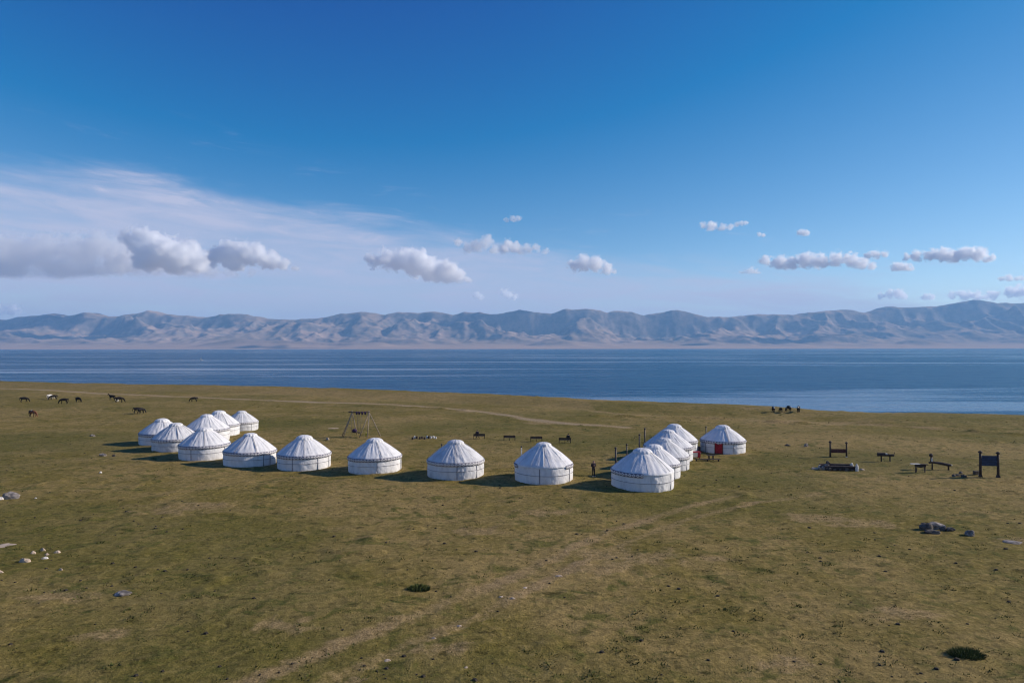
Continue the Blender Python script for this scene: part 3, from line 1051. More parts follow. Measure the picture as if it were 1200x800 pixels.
    drope = mb.mesh('roof_seam', M['strap'], True)
    return dict(wall=wall, roof=roof, crown_cover=crown, ornament_band=band, wall_rope=rope, strap=strap, rrope=rrope, drope=drope)


VARIANTS = [yurt_meshes(1, False), yurt_meshes(2, False), yurt_meshes(3, True), yurt_meshes(4, False)]


def band_arc(me, a0, a1):
    bm = bmesh.new()
    bm.from_mesh(me)
    kill = []
    for f in bm.faces:
        c = f.calc_center_median()
        if (math.atan2(c.y, c.x) - a0) % (2 * math.pi) > (a1 - a0):
            kill.append(f)
    bmesh.ops.delete(bm, geom=kill, context='FACES')
    out = me.copy()
    bm.to_mesh(out)
    bm.free()
    return out


def yurt(px, apex_py, var, rot, label, straps=(), seams=(), scale=1.0, band=True, door=None, depth=None):
    """Placed by its apex (3.9 m up) over the flat ground."""
    x, y = on_ground(px, apex_py, 3.90 * scale)
    if depth:
        x, y = (px - 600) / F_PX * depth, depth
    root = empty('yurt', (x, y, gz(x, y) - 0.03), rot, scale)
    mv = VARIANTS[var]
    for k in ('wall', 'roof', 'crown_cover', 'wall_rope'):
        link(k, mv[k], root)
    face = math.atan2(-y, -x) - rot            # local angle that looks at the camera side
    if band is True:
        link('ornament_band', mv['ornament_band'], root)
    else:                                      # a loose canvas flap hides the rest of the band
        for a0, a1 in band:
            link('ornament_band', band_arc(mv['ornament_band'], face + R(a0), face + R(a1)), root)
    for a in straps:
        o = link('seam_strap', mv['strap'], root)
        an = face + R(a)
        o.location = (math.cos(an) * (YR_R + 0.05), math.sin(an) * (YR_R + 0.05), 0)
        o.rotation_euler = (0, 0, an)
    for a in seams:
        o = link('roof_seam', mv['drope'], root)
        o.rotation_euler = (0, 0, face + R(a))
    for i in range(10):
        o = link('roof_rope', mv['rrope'], root)
        o.rotation_euler = (0, 0, face + 2 * math.pi * (i + 0.35 + 0.15 * math.sin(i * 3.1 + var)) / 10)
    if door is not None:
        an = face + R(door)
        dm = empty_part_door(root, an)
    q = math.sin(px * 12.9) * 0.5
    root.scale = (scale * (1 + 0.025 * q), scale * (1 - 0.02 * q), scale * (1 + 0.03 * math.sin(px * 3.7)))
    root.rotation_euler.x = 0.012 * math.sin(px * 5.1)
    tag(root, label, 'yurt', 'white yurts of the lakeside camp')
    return root


def empty_part_door(root, an):
    mb = MB()
    mb.box((0, 0, 0.80), (0.10, 0.98, 1.50))
    d = mb.build('door', M['red'], root)
    d.location = (math.cos(an) * (YR_R + 0.05), math.sin(an) * (YR_R + 0.05), 0.0)
    d.rotation_euler = (0, 0, an)
    d['label'] = 'red felt door flap'
    for s in (-1, 1):
        MB().box((0.045, s * 0.53, 0.80), (0.12, 0.09, 1.56)).build('door_post', M['door_wood'], d)
    MB().box((0.045, 0, 0.08), (0.13, 0.98, 0.10)).build('threshold', M['door_wood'], d)
    return d


yurt(190, 489.5, 1, 0.4, 'outermost white yurt at the far end of the long row toward the horses', (25,), (10,))
yurt(206.5, 495, 2, 1.4, 'worn white yurt with a pale wall patch, second from the outer row end', (15, 42), (5, 60))
yurt(240, 501.5, 0, 2.3, 'white yurt in the long row directly before the back yurt it hides', (-30, 50), (0,))
yurt(242.5, 484.3, 3, 0.9, 'white yurt half hidden behind the long row, only roof showing', (30,), (), 1.08)
yurt(256.5, 480.3, 1, 3.0, 'small far white yurt tucked between the half-hidden one and the backmost', (20,), (25,), 1.05)
yurt(283, 480.0, 2, 4.2, 'backmost white yurt with a dark-edged eave near the pasture road', (-10, 35), (), 0.90)
yurt(293, 506.3, 3, 5.1, 'white yurt with wrinkled sunlit wall, fourth from the outer row end', (30, 48), (-35, 15))
yurt(356.5, 507.8, 0, 0.2, 'white yurt with flat broad crown cover, fifth from the outer row end', (-25, 30, 66), (0,), 1.02)
yurt(439.5, 512, 1, 1.1, 'white yurt with a dark roof seam standing in front of the swing', (5, 74), (14,))
yurt(534, 516, 2, 2.6, 'white yurt in the row in front of the first pair of benches', (2, 46), (0,), 1.02)
yurt(637, 520, 3, 3.7, 'white yurt in the row beside the standing person, pale chimney behind', (-8, 60), (2,), 1.02, band=((-95, -62), (48, 80), (120, 240)))
yurt(752.3, 523.0, 0, 4.7, 'big white yurt at the corner of the camp with a dark vertical strap', (62,), (60,), 1.03, band=((-160, 2),), depth=72.0)
yurt(765.8, 516, 1, 5.5, 'second white yurt of the short side row, behind the corner yurt', (50,), (), 0.93, depth=77.9)
yurt(777.7, 510, 2, 0.8, 'third white yurt of the short side row', (60,), (), 0.95, depth=83.3)
yurt(782.5, 501.5, 3, 1.9, 'fourth white yurt of the short side row', (55,), (), depth=89.6)
yurt(790, 497.3, 0, 2.9, 'last white yurt of the short side row by the red chest', (62,), (), depth=95.9)
yurt(847, 496, 1, 3.9, 'white yurt with a red door standing apart at the row end', (-48, 28), (15,), 0.98, door=-10)


# stovepipes standing behind the yurts
def stovepipe(px, top_py, near_d, label, mat, hh=2.6, r=0.07):
    d = ray(px, top_py)
    t_ = near_d / d.y
    x, y = d.x * t_, near_d
    z0 = gz(x, y)
    top = CAM_H + d.z * t_
    root = empty('stovepipe', (x, y, z0))
    H = max(1.6, top - z0)
    MB().tube([(0, 0, -0.05), (0.01, 0, H * 0.5), (0.0, 0.01, H - 0.16)], r, 10).build('pipe', mat, root, True)
    MB().lathe([(r * 1.25, 0), (r * 1.25, 0.05), (r * 1.7, 0.06), (r * 1.5, 0.13), (0.01, 0.19)], 10, (0, 0, H - 0.2)).build('cap', M['pipe'], root, True)
    MB().lathe([(r * 1.2, 0), (r * 1.25, 0.03), (r * 1.2, 0.06)], 10, (0, 0, H * 0.5)).build('joint', mat, root, True)
    tag(root, label, 'chimney', 'stovepipes standing behind the yurts')


stovepipe(611, 522, 80.0, 'pale stovepipe with dark tip behind the yurt near the person', M['pipe_zinc'])
stovepipe(517.5, 519.5, 83.0, 'short dark stovepipe behind the yurt before the first benches', M['pipe'])
stovepipe(721.5, 523.5, 78.0, 'rusty stovepipe beside the corner yurt roof', M['pipe'], r=0.10)
stovepipe(734.5, 519.5, 83.0, 'thin stovepipe next behind the one at the corner yurt', M['pipe'], r=0.07)
stovepipe(749.3, 508, 86.5, 'stovepipe with pale foot rising above the third side-row yurt', M['pipe'], r=0.09)
stovepipe(755.6, 501, 93.0, 'stovepipe farthest up the short side row', M['pipe'], r=0.09)
stovepipe(827.4, 499, 101.5, 'stovepipe behind the yurt with the red door', M['pipe'], r=0.08)

# ------------------------------------------------------------------ swing set (two tripods and a beam)
gA, gB = G(410, 511.5), G(434, 512.5)
mid = (gA + gB) / 2
sw = empty('swing', (mid.x, mid.y, gz(mid.x, mid.y)))
mpp = mid.y / F_PX


def swp(px, py_z):                     # height above ground given in metres, offset in pixels from the middle
    return ((px - 422) * mpp, 0, py_z)


HB = 3.95
for (ax, feet) in ((412.5, ((399.5, 0.9), (404.5, -1.3), (416.5, 1.4))), (432.5, ((423, -1.2), (433.5, -2.0), (445.5, 0.3)))):
    for fx, fy in feet:
        b = Vector(swp(fx, -0.05)) + Vector((0, fy, 0))
        tpt = Vector(swp(ax, HB)) + (Vector(swp(ax, HB)) - b).normalized() * 0.25
        MB().tube([b, (b + tpt) / 2 + Vector((0.03, 0.02, 0)), tpt], [0.085, 0.075, 0.06], 8).build('pole', M['pole_wood'], sw, True)
MB().tube([swp(408.5, HB + 0.03), swp(421, HB - 0.04), swp(433.5, HB + 0.0)], [0.09, 0.10, 0.09], 8).build('beam', M['dark_wood'], sw, True)
for px in (418, 421, 424.5, 428):
    MB().lathe([(0.03, -0.42), (0.14, -0.33), (0.15, -0.05), (0.12, 0.12), (0.03, 0.14)], 10, Vector(swp(px, HB))).build('rope_wrap', M['purple'], sw, True)
for a, b, dy in ((412.5, 411.8, 0.15), (413.5, 417, 0.15), (419.5, 419.0, -0.25), (421, 420.8, -0.2), (424, 422, 0.1)):
    MB().tube([Vector(swp(a, HB)), Vector(swp(b, 0.75)) + Vector((0, dy, 0))], 0.022, 6).build('rope', M['rope'], sw, True)
MB().box(swp(416.5, 0.66), (1.35, 0.36, 0.07)).build('seat', M['dark_wood'], sw)
MB().box(swp(421.3, 0.60), (0.35, 0.9, 0.06)).build('foot_board', M['dark_wood'], sw)
tag(sw, 'tall wooden pole swing with rope seats on two tripods', 'swing')
# dark cloth bundle on the seat
mb = MB()
vs = ICO_V * (0.42, 0.26, 0.30)
vs = vs * (1 + 0.22 * np.array([pnoise(v[0] * 3, v[1] * 3 + v[2] * 4, 3) for v in ICO_V])[:, None])
mb.add(vs.tolist(), ICO_F)
bun = mb.build('folded_blanket', M['purple'], None, True)
bun.location = sw.location + Vector(swp(415.5, 0.94))
tag(bun, 'dark bundled blanket lying on the swing seat', 'blanket')
can = empty('jerrycan', G(429.6, 511.0))
MB().box((0, 0, 0.27), (0.44, 0.26, 0.54)).build('body', M['yellow'], can)
MB().tube([(-0.14, 0, 0.53), (-0.14, 0, 0.66), (0.08, 0, 0.66), (0.08, 0, 0.53)], 0.03, 6).build('handle', M['yellow'], can)
MB().tube([(0.16, 0, 0.53), (0.16, 0, 0.62)], 0.045, 8).build('cap', M['yellow'], can)
tag(can, 'yellow plastic water can on the grass under the swing', 'water can')


# ------------------------------------------------------------------ rocks
def rock_mesh(name, sx, sy, sz, seed, mat, sub=3, rough=0.35):
    bm = bmesh.new()
    bmesh.ops.create_icosphere(bm, subdivisions=sub, radius=1.0)
    rnd = random.Random(seed)
    o = Vector((rnd.uniform(0, 90), rnd.uniform(0, 90), rnd.uniform(0, 90)))
    planes = [Vector((rnd.gauss(0, 1), rnd.gauss(0, 1), rnd.gauss(0, 0.8))).normalized() for _ in range(15)]
    for v in bm.verts:
        p = v.co.normalized()
        r = 1.0
        for q in planes:
            d = p.dot(q)
            if d > 0.5:
                r = min(r, 0.72 / d)
        r *= 1 + rough * 0.5 * mnoise.fractal(p * 1.7 + o, 1.0, 2.0, 4)
        v.co = Vector((p.x * r * sx, p.y * r * sy, p.z * r * sz))
    me = bpy.data.meshes.new(name)
    bm.to_mesh(me)
    bm.free()
    me.materials.append(mat)
    return me


def rock(px0, px1, py_top, py_base, label, mat, seed, sink=0.45, group=None, name='rock', depth=0.7):
    p = G((px0 + px1) / 2, py_base)
    k = p.y / F_PX
    wd = (px1 - px0) * k
    hh = max(0.06, (py_base - py_top) * k - (0.08 if sink < 0.4 else 0.20 if sink < 0.5 else 0.30) * wd * depth)
    me = rock_mesh(name, wd / 2 * 1.05, wd / 2 * depth * 1.05, hh / (2 - 2 * sink) * 1.1, seed, mat)
    o = link(name, me)
    o.location = (p.x, p.y + wd * depth * 0.4, p.z + hh / (2 - 2 * sink) * (1 - 2 * sink))
    o.rotation_euler = (0, 0, random.uniform(-0.3, 0.3))
    tag(o, label, 'rock', group)
    return o


rock(-3, 19.5, 575.5, 586, 'big grey speckled boulder in the grass behind a white slab', M['rock'], 3, 0.4)
rock(-6, 3.5, 582.5, 586.8, 'small white slab lying against the big grey boulder', M['rock_white'], 4, 0.4)
rock(39.5, 43, 583.5, 585, 'small white stone lying beyond the big grey boulder', M['rock_white'], 5)
SPILL = 'pale flat stones sunk in the grass'
for i, (a, b, t_, bb, lab) in enumerate((
        (-12, 17.5, 636.5, 641.5, 'widest flat pale slab among the stones sunk in the grass'),
        (18.5, 33.5, 652.5, 660.5, 'tilted pale stone narrowing to a point among the sunken stones'),
        (34.5, 41.5, 645, 649, 'small pale stone beside the pointed tilted stone'),
        (45.5, 53, 641.5, 645.5, 'rounded pale stone uppermost in the sunken group'),
        (49.5, 57.5, 647, 650.5, 'flat pale stone just under the rounded uppermost one'),
        (46, 55, 651.5, 655.5, 'white-topped stone with dark shaded foot in the sunken group'),
        (59.5, 70.5, 643.5, 648.5, 'greyish elongated stone lying outside the pale group'),
        (67, 73.5, 666, 669, 'low pale stone apart from the sunken group toward the lone rock'),
        (-4, 3.5, 669, 673.5, 'pale stone apart from the group, on the near side of the widest slab'))):
    rock(a, b, t_, bb, lab, M['rock_pale'] if i != 5 else M['rock_white'], 20 + i, 0.70, SPILL, depth=0.62)
rock(128, 152, 691, 698.5, 'low grey rock lying alone on the near pasture', M['rock'], 41, 0.45)
BG = 'boulders heaped in the grass'
rock(1079.5, 1097, 611.5, 620.5, 'wedge-shaped dark boulder with one sunlit edge in the heap', M['rock_dark'], 51, 0.3, BG)
rock(1088, 1112, 609.5, 619, 'largest boulder of the heap, its top sunlit', M['rock'], 52, 0.35, BG)
rock(1085.5, 1104.5, 619, 624.8, 'long low boulder in front of the heap', M['rock_dark'], 53, 0.35, BG)
rock(1102, 1111, 615.5, 621, 'small jagged dark stone beside the largest boulder', M['rock_dark'], 54, 0.3, BG)
rock(1110, 1121.5, 617, 621.8, 'flat dark stone at the tail of the heap', M['rock_dark'], 55, 0.3, BG)
rock(1133.5, 1145, 619, 627, 'single round stone standing off from the boulder heap', M['rock'], 56, 0.3)
rock(1180, 1204, 629, 636, 'flat pale brown rock barely above the grass', M['rock'], 57, 0.55)
rock(920, 928, 518.8, 521.8, 'flat dark stone on the pasture between the red-door yurt and maroon bench', M['rock_dark'], 61, 0.4)
rock(942, 948.5, 519, 523, 'dark stone with a white top near the maroon bench', M['rock'], 62, 0.35)
rock(114, 123.5, 531.3, 535, 'grey stone with dark side near the long yurt shadows', M['rock'], 63, 0.35)
rock(130.5, 134.8, 532.8, 535.5, 'small dark stone beside the grey one near the yurt shadows', M['rock_dark'], 64, 0.35)
rock(104, 111, 508, 511.5, 'pale flat rock on the green flat before the horses', M['rock'], 65, 0.5)
rock(115.5, 119, 552.5, 555, 'tiny white stone in the grass in front of the row end', M['rock_white'], 66, 0.4)
rock(381, 386, 512.2, 515.5, 'small round whitish stone between two yurts of the row', M['rock_pale'], 67, 0.3)
rock(383.5, 397, 499.8, 502.8, 'low pale flat stone lying beside the pole swing', M['rock_pale'], 68, 0.5)
TR = 'small pale stones along the wheel track'
for i, (px, py, r_, lab) in enumerate((
        (615.5, 690, 4, 'flat pale stone in the worn wheel track'), (601, 703, 4.5, 'larger pale stone pressed into the wheel track'),
        (587, 701, 4, 'greyish stone next to the pressed track stone'), (655, 677, 5, 'pale stone patch high on the wheel track'),
        (538, 734, 4, 'pinkish stone between the two wheel ruts'), (508, 748, 4, 'whitish stone low on the wheel track'),
        (453, 774, 5, 'pinkish stone at the near end of the track'), (546, 781, 3, 'small grey stone beside the near track end'))):
    rock(px - r_ * 0.9, px + r_ * 0.9, py - 1.0, py + 1.0, lab, M['rock_pale'], 80 + i, 0.62, TR, depth=0.7)

# low ring of stones and stumps behind the row
RG = 'stones and stumps set in a low line on the pasture'
for i, (px, kind) in enumerate(((483.5, 1), (485.8, 0), (488.5, 1), (492.2, 1), (494.8, 1), (497.6, 1), (500.3, 0), (502.5, 1), (505, 0), (508, 0), (510.5, 0))):
    dy = (i * 37 % 5) * 0.25
    if kind:
        p = G(px, 515.2 - dy)
        o = MB().lathe([(0.17, -0.05), (0.16, 0.25), (0.15, 0.36), (0.05, 0.38)], 10).build('stump', M['dark_wood'], None, False)
        o.location = p
        o.rotation_euler = (0.05, 0.03, i)
        tag(o, 'short dark stump in the low line of stones beside the swing', 'stump', RG)
    else:
        rock(px - 1.3, px + 1.3, 511.6 - dy, 514.8 - dy, 'small whitish stone in the low line beside the swing', M['rock_white'], 90 + i, 0.3, RG)


# ------------------------------------------------------------------ benches and sitters
def bench(px, py, label, rz=0.0):
    p = G(px, py)
    b = empty('bench', p, rz)
    L = 1.85
    for s in (-1, 1):
        MB().box((s * (L / 2 - 0.06), 0.0, 0.38), (0.08, 0.09, 0.84)).build('leg', M['dark_wood'], b)
        MB().box((s * (L / 2 - 0.06), 0.44, 0.20), (0.08, 0.09, 0.46)).build('leg', M['dark_wood'], b)
        MB().box((s * (L / 2 - 0.06), 0.24, 0.64), (0.07, 0.50, 0.05)).build('armrest', M['dark_wood'], b)
    MB().box((0, 0.0, 0.22), (0.07, 0.08, 0.46)).build('leg', M['dark_wood'], b)
    for k in range(3):
        MB().box((0, 0.10 + 0.15 * k, 0.45), (L, 0.13, 0.045)).build('seat_plank', M['wood'], b)
    for k in range(2):
        MB().box((0, 0.065, 0.58 + 0.16 * k), (L, 0.05, 0.145)).build('back_plank', M['dark_wood'], b)
    tag(b, label, 'bench', 'benches facing the lake behind the yurts')
    return b


b1 = bench(561.5, 514.4, 'wooden bench facing the lake with a sitter at the end nearer the swing', 0.05)
b2 = bench(597, 516.2, 'empty wooden bench standing next to the bench nearest the swing', -0.02)
b3 = bench(628.5, 517.8, 'empty wooden bench standing nearer the yurt chimney', -0.06)
b4 = bench(662, 520.0, 'wooden bench facing the lake with a sitter, last of the benches from the swing', -0.04)


def body_mesh(name, J, E, rad, classify, mats):
    me = skin_mesh(name, J, E, rad, 2)
    for m in mats:
        me.materials.append(m)
    for p in me.polygons:
        p.material_index = classify(p.center)
    return me


def sitter(bench_obj, off, label, jacket):
    """Sits on the bench, back to the yurts, looking at the lake (+Y local)."""
    J, E, Rd = [], [], []

    def add(p, r, par=None):
        J.append(p)
        Rd.append(r)
        if par is not None:
            E.append((par, len(J) - 1))
        return len(J) - 1
    pel = add((0, 0.22, 0.58), (0.16, 0.13))
    sp = add((0, 0.20, 0.82), (0.15, 0.12), pel)
    ch = add((0, 0.22, 1.02), (0.18, 0.12), sp)
    nk = add((0, 0.25, 1.15), 0.065, ch)
    hd = add((0, 0.28, 1.28), (0.085, 0.10), nk)
    add((0, 0.28, 1.38), (0.065, 0.075), hd)
    for s in (-1, 1):
        sh = add((s * 0.19, 0.22, 1.04), 0.075, ch)
        elb = add((s * 0.24, 0.30, 0.78), 0.055, sh)
        wr = add((s * 0.14, 0.50, 0.68), 0.040, elb)
        pm = add((s * 0.11, 0.57, 0.66), (0.045, 0.022), wr)
        for q in range(5):
            add((s * (0.085 + 0.018 * q), 0.63 - 0.006 * abs(q - 2) - (0.03 if q == 4 else 0), 0.645), 0.010, pm)
        hp = add((s * 0.10, 0.28, 0.57), 0.10, pel)
        kn = add((s * 0.12, 0.66, 0.56), 0.075, hp)
        an = add((s * 0.13, 0.70, 0.13), 0.048, kn)
        add((s * 0.13, 0.84, 0.06), (0.045, 0.035), an)

    def cls(c):
        if c.z > 1.20:
            return 3 if (c.y < 0.31 or c.z > 1.36) else 2
        if c.z > 1.13:
            return 2
        if c.y > 0.53 and 0.60 < c.z < 0.70 and abs(c.x) < 0.2:
            return 2
        if c.z < 0.12:
            return 4
        return 0 if (c.z > 0.70 or c.y < 0.35 and c.z > 0.52) else 1
    me = body_mesh('person', J, E, Rd, cls, [jacket, M['cloth_black'], M['skin'], M['hair'], M['shoe']])
    o = link('person', me)
    o.matrix_world = Matrix.Translation(bench_obj.location) @ Matrix.Rotation(bench_obj.rotation_euler.z, 4, 'Z') @ Matrix.Translation((off, 0, -0.05)) @ Matrix.Scale(1.08, 4)
    tag(o, label, 'person')


sitter(b1, -0.30, 'person in dark clothes seated on the bench nearest the swing', M['cloth_navy'])
sitter(b4, 0.52, 'person in black clothes seated on the bench farthest from the swing', M['cloth_black'])


def standing_person(px, py, label, rz):
    J, E, Rd = [], [], []

    def add(p, r, par=None):
        J.append(p)
        Rd.append(r)
        if par is not None:
            E.append((par, len(J) - 1))
        return len(J) - 1
    # faces -Y local
    pel = add((0, 0, 0.94), (0.165, 0.12))
    sp = add((0, 0.01, 1.14), (0.155, 0.115), pel)
    ch = add((0, 0.01, 1.34), (0.185, 0.125), sp)
    nk = add((0, -0.01, 1.48), 0.058, ch)
    jw = add((0, -0.03, 1.56), (0.070, 0.080), nk)
    hd = add((0, -0.02, 1.64), (0.080, 0.100), jw)
    add((0, -0.01, 1.71), (0.062, 0.075), hd)
    add((0, -0.128, 1.60), 0.012, jw)           # nose
    for s in (-1, 1):
        add((s * 0.088, 0.0, 1.61), (0.012, 0.022), hd)   # ear
        sh = add((s * 0.20, 0.01, 1.38), 0.075, ch)
        elb = add((s * 0.28, 0.02, 1.10), 0.054, sh)
        wr = add((s * 0.13, -0.20, 1.18), 0.038, elb)
        pm = add((s * 0.08, -0.27, 1.22), (0.042, 0.022), wr)
        for q in range(4):
            a = add((s * 0.055, -0.33 + 0.004 * q, 1.195 + 0.020 * q), 0.010, pm)
            add((s * 0.018, -0.335 + 0.004 * q, 1.195 + 0.019 * q), 0.009, a)
        a = add((s * 0.075, -0.25, 1.275), 0.011, pm)
        add((s * 0.045, -0.285, 1.30), 0.010, a)
        hp = add((s * 0.095, 0.0, 0.88), 0.105, pel)
        kn = add((s * 0.10, -0.02, 0.49), 0.070, hp)
        an = add((s * 0.105, 0.01, 0.10), 0.050, kn)
        to = add((s * 0.12, -0.09, 0.045), (0.048, 0.036), an)
        add((s * 0.125, -0.17, 0.035), (0.042, 0.028), to)

    def cls(c):
        if c.z > 1.50:
            return 3 if (c.z > 1.665 or c.y > 0.02) else 2
        if c.z > 1.46:
            return 2
        if c.y < -0.225 and 1.1 < c.z < 1.36:
            return 2
        if c.z < 0.085:
            return 4
        return 1 if c.z < 0.93 else 0
    me = body_mesh('person', J, E, Rd, cls, [M['cloth_navy'], M['cloth_black'], M['skin'], M['hair'], M['shoe']])
    o = link('person', me)
    p = G(px, py)
    o.location = p + Vector((0, 0, 0.0))
    o.rotation_euler = (0, 0, rz)
    o.scale = (1.12, 1.12, 1.03)
    tag(o, label, 'person')
    ph = MB().box((0, 0, 0), (0.075, 0.012, 0.15)).build('phone', M['cloth_black'])
    ph.matrix_world = Matrix.Translation(o.location) @ Matrix.Rotation(rz, 4, 'Z') @ Matrix.Translation((0, -0.394, 1.30))
    tag(ph, 'small black phone held up by the standing person', 'phone')
    return o


standing_person(695.6, 558.9, 'person in dark jacket and black trousers standing between two yurts', R(28))


# ------------------------------------------------------------------ things by the red-door yurt
p = G(813.5, 536.4)
ch = empty('painted_chest', p, R(10))
MB().box((-0.15, 0, 0.50), (0.98, 0.66, 0.66)).build('body', M['cream'], ch)
MB().box((0.54, 0, 0.50), (0.40, 0.70, 0.72)).build('side_panel', M['red'], ch)['label'] = 'red side panel of the chest'
MB().box((0.10, 0, 0.86), (1.50, 0.74, 0.06)).build('lid', M['red'], ch)
for sx in (-0.55, 0.65):
    for sy in (-0.25, 0.25):
        MB().box((sx, sy, 0.08), (0.09, 0.09, 0.20)).build('leg', M['dark_wood'], ch)
for k in range(2):
    MB().lathe([(0.02, -0.05), (0.06, -0.03), (0.07, 0.03), (0.02, 0.06)], 8, (0.80, -0.18 + 0.3 * k, 0.66)).build('knob', M['cream'], ch, True)
tag(ch, 'cream and red painted chest on short legs beside the side row', 'chest')
p = G(817.8, 529.0)
cu = empty('stacked_trunk', p, R(5))
MB().box((0, 0, 0.38), (0.62, 0.5, 0.66)).build('body', M['maroon'], cu)
MB().box((0, 0, 0.73), (0.68, 0.56, 0.07)).build('lid', M['dark_wood'], cu)
MB().box((0, -0.255, 0.55), (0.10, 0.03, 0.12)).build('clasp', M['pipe_zinc'], cu)
tag(cu, 'dark maroon trunk standing against the red-door yurt wall', 'trunk')
p = G(833.2, 538.4)
tb = empty('small_table', p, R(-3))
MB().box((0, 0, 0.66), (1.05, 0.55, 0.06)).build('table_top', M['dark_wood'], tb)
for sx in (-0.26, 0.26):
    for sy in (-0.16, 0.16):
        MB().box((sx, sy, 0.30), (0.09, 0.09, 0.70)).build('leg', M['dark_wood'], tb)
MB().box((0, 0, 0.20), (0.6, 0.06, 0.06)).build('stretcher', M['dark_wood'], tb)
tag(tb, 'small dark wooden table beside the painted chest', 'table')
p = G(829.0, 539.8)
lb = empty('low_bench', p, R(-5))
for k in range(2):
    MB().box((0, -0.12 + 0.23 * k, 0.26), (3.3, 0.21, 0.06)).build('plank', M['dark_wood'], lb)
for sx in (-1.4, 0, 1.4):
    MB().box((sx, 0, 0.09), (0.12, 0.36, 0.28)).build('leg', M['dark_wood'], lb)
tag(lb, 'long low dark bench in front of the small table and chest', 'bench')


# ------------------------------------------------------------------ carved seats and board on the right
def post(root, x, h, r, mat, head=True, y=0.0, name='post'):
    o = MB().tube([(x, y, -0.1), (x + 0.01, y, h * 0.5), (x, y, h - 0.28)], [r * 1.1, r, r * 0.95], 8, wob=0.06).build(name, mat, root, True)
    if head:
        MB().lathe([(r * 0.8, 0), (r * 0.7, 0.05), (r * 1.55, 0.10), (r * 1.7, 0.20), (r * 1.0, 0.28), (r * 0.3, 0.34)], 10, (x, y, h - 0.30)).build('carved_head', mat, o, True)
    return o


p = G(982.5, 534.8)
mbn = empty('swing_bench', p, R(-6))
post(mbn, -1.04, 2.10, 0.12, M['dark_wood'])
post(mbn, 1.04, 2.00, 0.105, M['dark_wood'])
for k in range(3):
    MB().box((0, 0.02, 0.66 + 0.165 * k), (2.02, 0.06, 0.155)).build('back_plank', M['maroon'], mbn)
for k in range(2):
    MB().box((0, 0.16 + 0.17 * k, 0.56), (2.0, 0.15, 0.05)).build('seat_plank', M['maroon'], mbn)
MB().box((1.0, -0.05, 0.02), (0.26, 0.24, 0.14)).build('footing', M['rock_white'], mbn)
tag(mbn, 'maroon plank seat hung between two posts with carved heads', 'bench')

p = G(1038, 540.6)
lg = empty('log_bench', p, R(-4))
MB().tube([(-1.0, 0, 0.84), (-0.3, 0.02, 0.86), (0.5, 0, 0.80), (1.0, 0, 0.78)], [0.20, 0.22, 0.17, 0.14], 10, wob=0.10).build('log', M['dark_wood'], lg)
MB().box((-0.55, 0.02, 1.06), (0.85, 0.36, 0.10), jit=0.02).build('saddle_board', M['wood'], lg)
MB().box((0.02, -0.12, 0.98), (0.20, 0.22, 0.14), jit=0.02).build('pale_block', M['rock_white'], lg)
for sx in (-0.55, 0.52):
    for sy in (-0.16, 0.16):
        MB().tube([(sx + 0.05 * (1 if sy > 0 else -1), sy, -0.05), (sx, sy * 0.5, 0.78)], 0.055, 7).build('leg', M['dark_wood'], lg)
MB().tube([(0.98, 0, 0.82), (1.10, 0, 1.18)], [0.05, 0.03], 6).build('tail', M['wood'], lg)
tag(lg, 'thick dark log bench with a pale block, on splayed legs', 'bench')

p = G(1077.5, 553.3)
tt = empty('plank_table', p, R(-6))
MB().box((-0.48, 0.02, 0.965), (0.98, 0.42, 0.06), jit=0.008).build('pale_plank', M['rock_white'], tt)['label'] = 'pale weathered top plank'
MB().box((0.22, 0.02, 0.92), (1.35, 0.36, 0.10), jit=0.01).build('plank', M['dark_wood'], tt)
MB().tube([(-0.5, 0, 0.78), (0.1, 0, 0.70), (0.7, 0, 0.76)], [0.10, 0.19, 0.10], 10, wob=0.08).build('log', M['dark_wood'], tt)
for sx in (-0.48, -0.28, 0.55, 0.68):
    MB().tube([(sx, -0.12 if sx in (-0.48, 0.55) else 0.14, -0.05), (sx * 0.95, 0, 0.76)], 0.05, 7).build('leg', M['dark_wood'], tt)
tag(tt, 'dark plank table with one pale plank sticking out', 'table')

p = G(1101.5, 550.5)
sn = empty('carved_log_seat', p, R(-8))
MB().tube([(-1.22, 0, 0.86), (-0.6, 0, 0.88), (0.2, 0, 0.78), (0.9, 0, 0.62), (1.22, 0, 0.60)], [0.10, 0.13, 0.16, 0.18, 0.13], 10, wob=0.08).build('log', M['dark_wood'], sn)
hp_ = MB().tube([(-0.95, 0, 0.9), (-0.93, 0, 1.35), (-0.95, 0, 1.62)], [0.15, 0.13, 0.11], 10, wob=0.06).build('neck', M['wood'], sn, True)
MB().lathe([(0.06, 0), (0.20, 0.05), (0.22, 0.18), (0.17, 0.32), (0.05, 0.38)], 10, (-0.97, 0, 1.56)).build('carved_head', M['dark_wood'], hp_, True)
MB().box((-0.93, -0.14, 1.20), (0.13, 0.05, 0.42), jit=0.01).build('pale_chest', M['rock_white'], hp_)
MB().tube([(1.20, 0, 0.62), (1.34, 0, 0.60)], [0.10, 0.05], 8).build('log_end', M['rock_white'], sn)
for sx, hh in ((0.95, 0.6), (-0.85, 0.85)):
    for sy in (-0.12, 0.12):
        MB().tube([(sx, sy, -0.05), (sx, sy * 0.4, hh - 0.05)], 0.05, 7).build('leg', M['dark_wood'], sn)
tag(sn, 'dark carved log seat with an upright head-shaped end', 'bench')

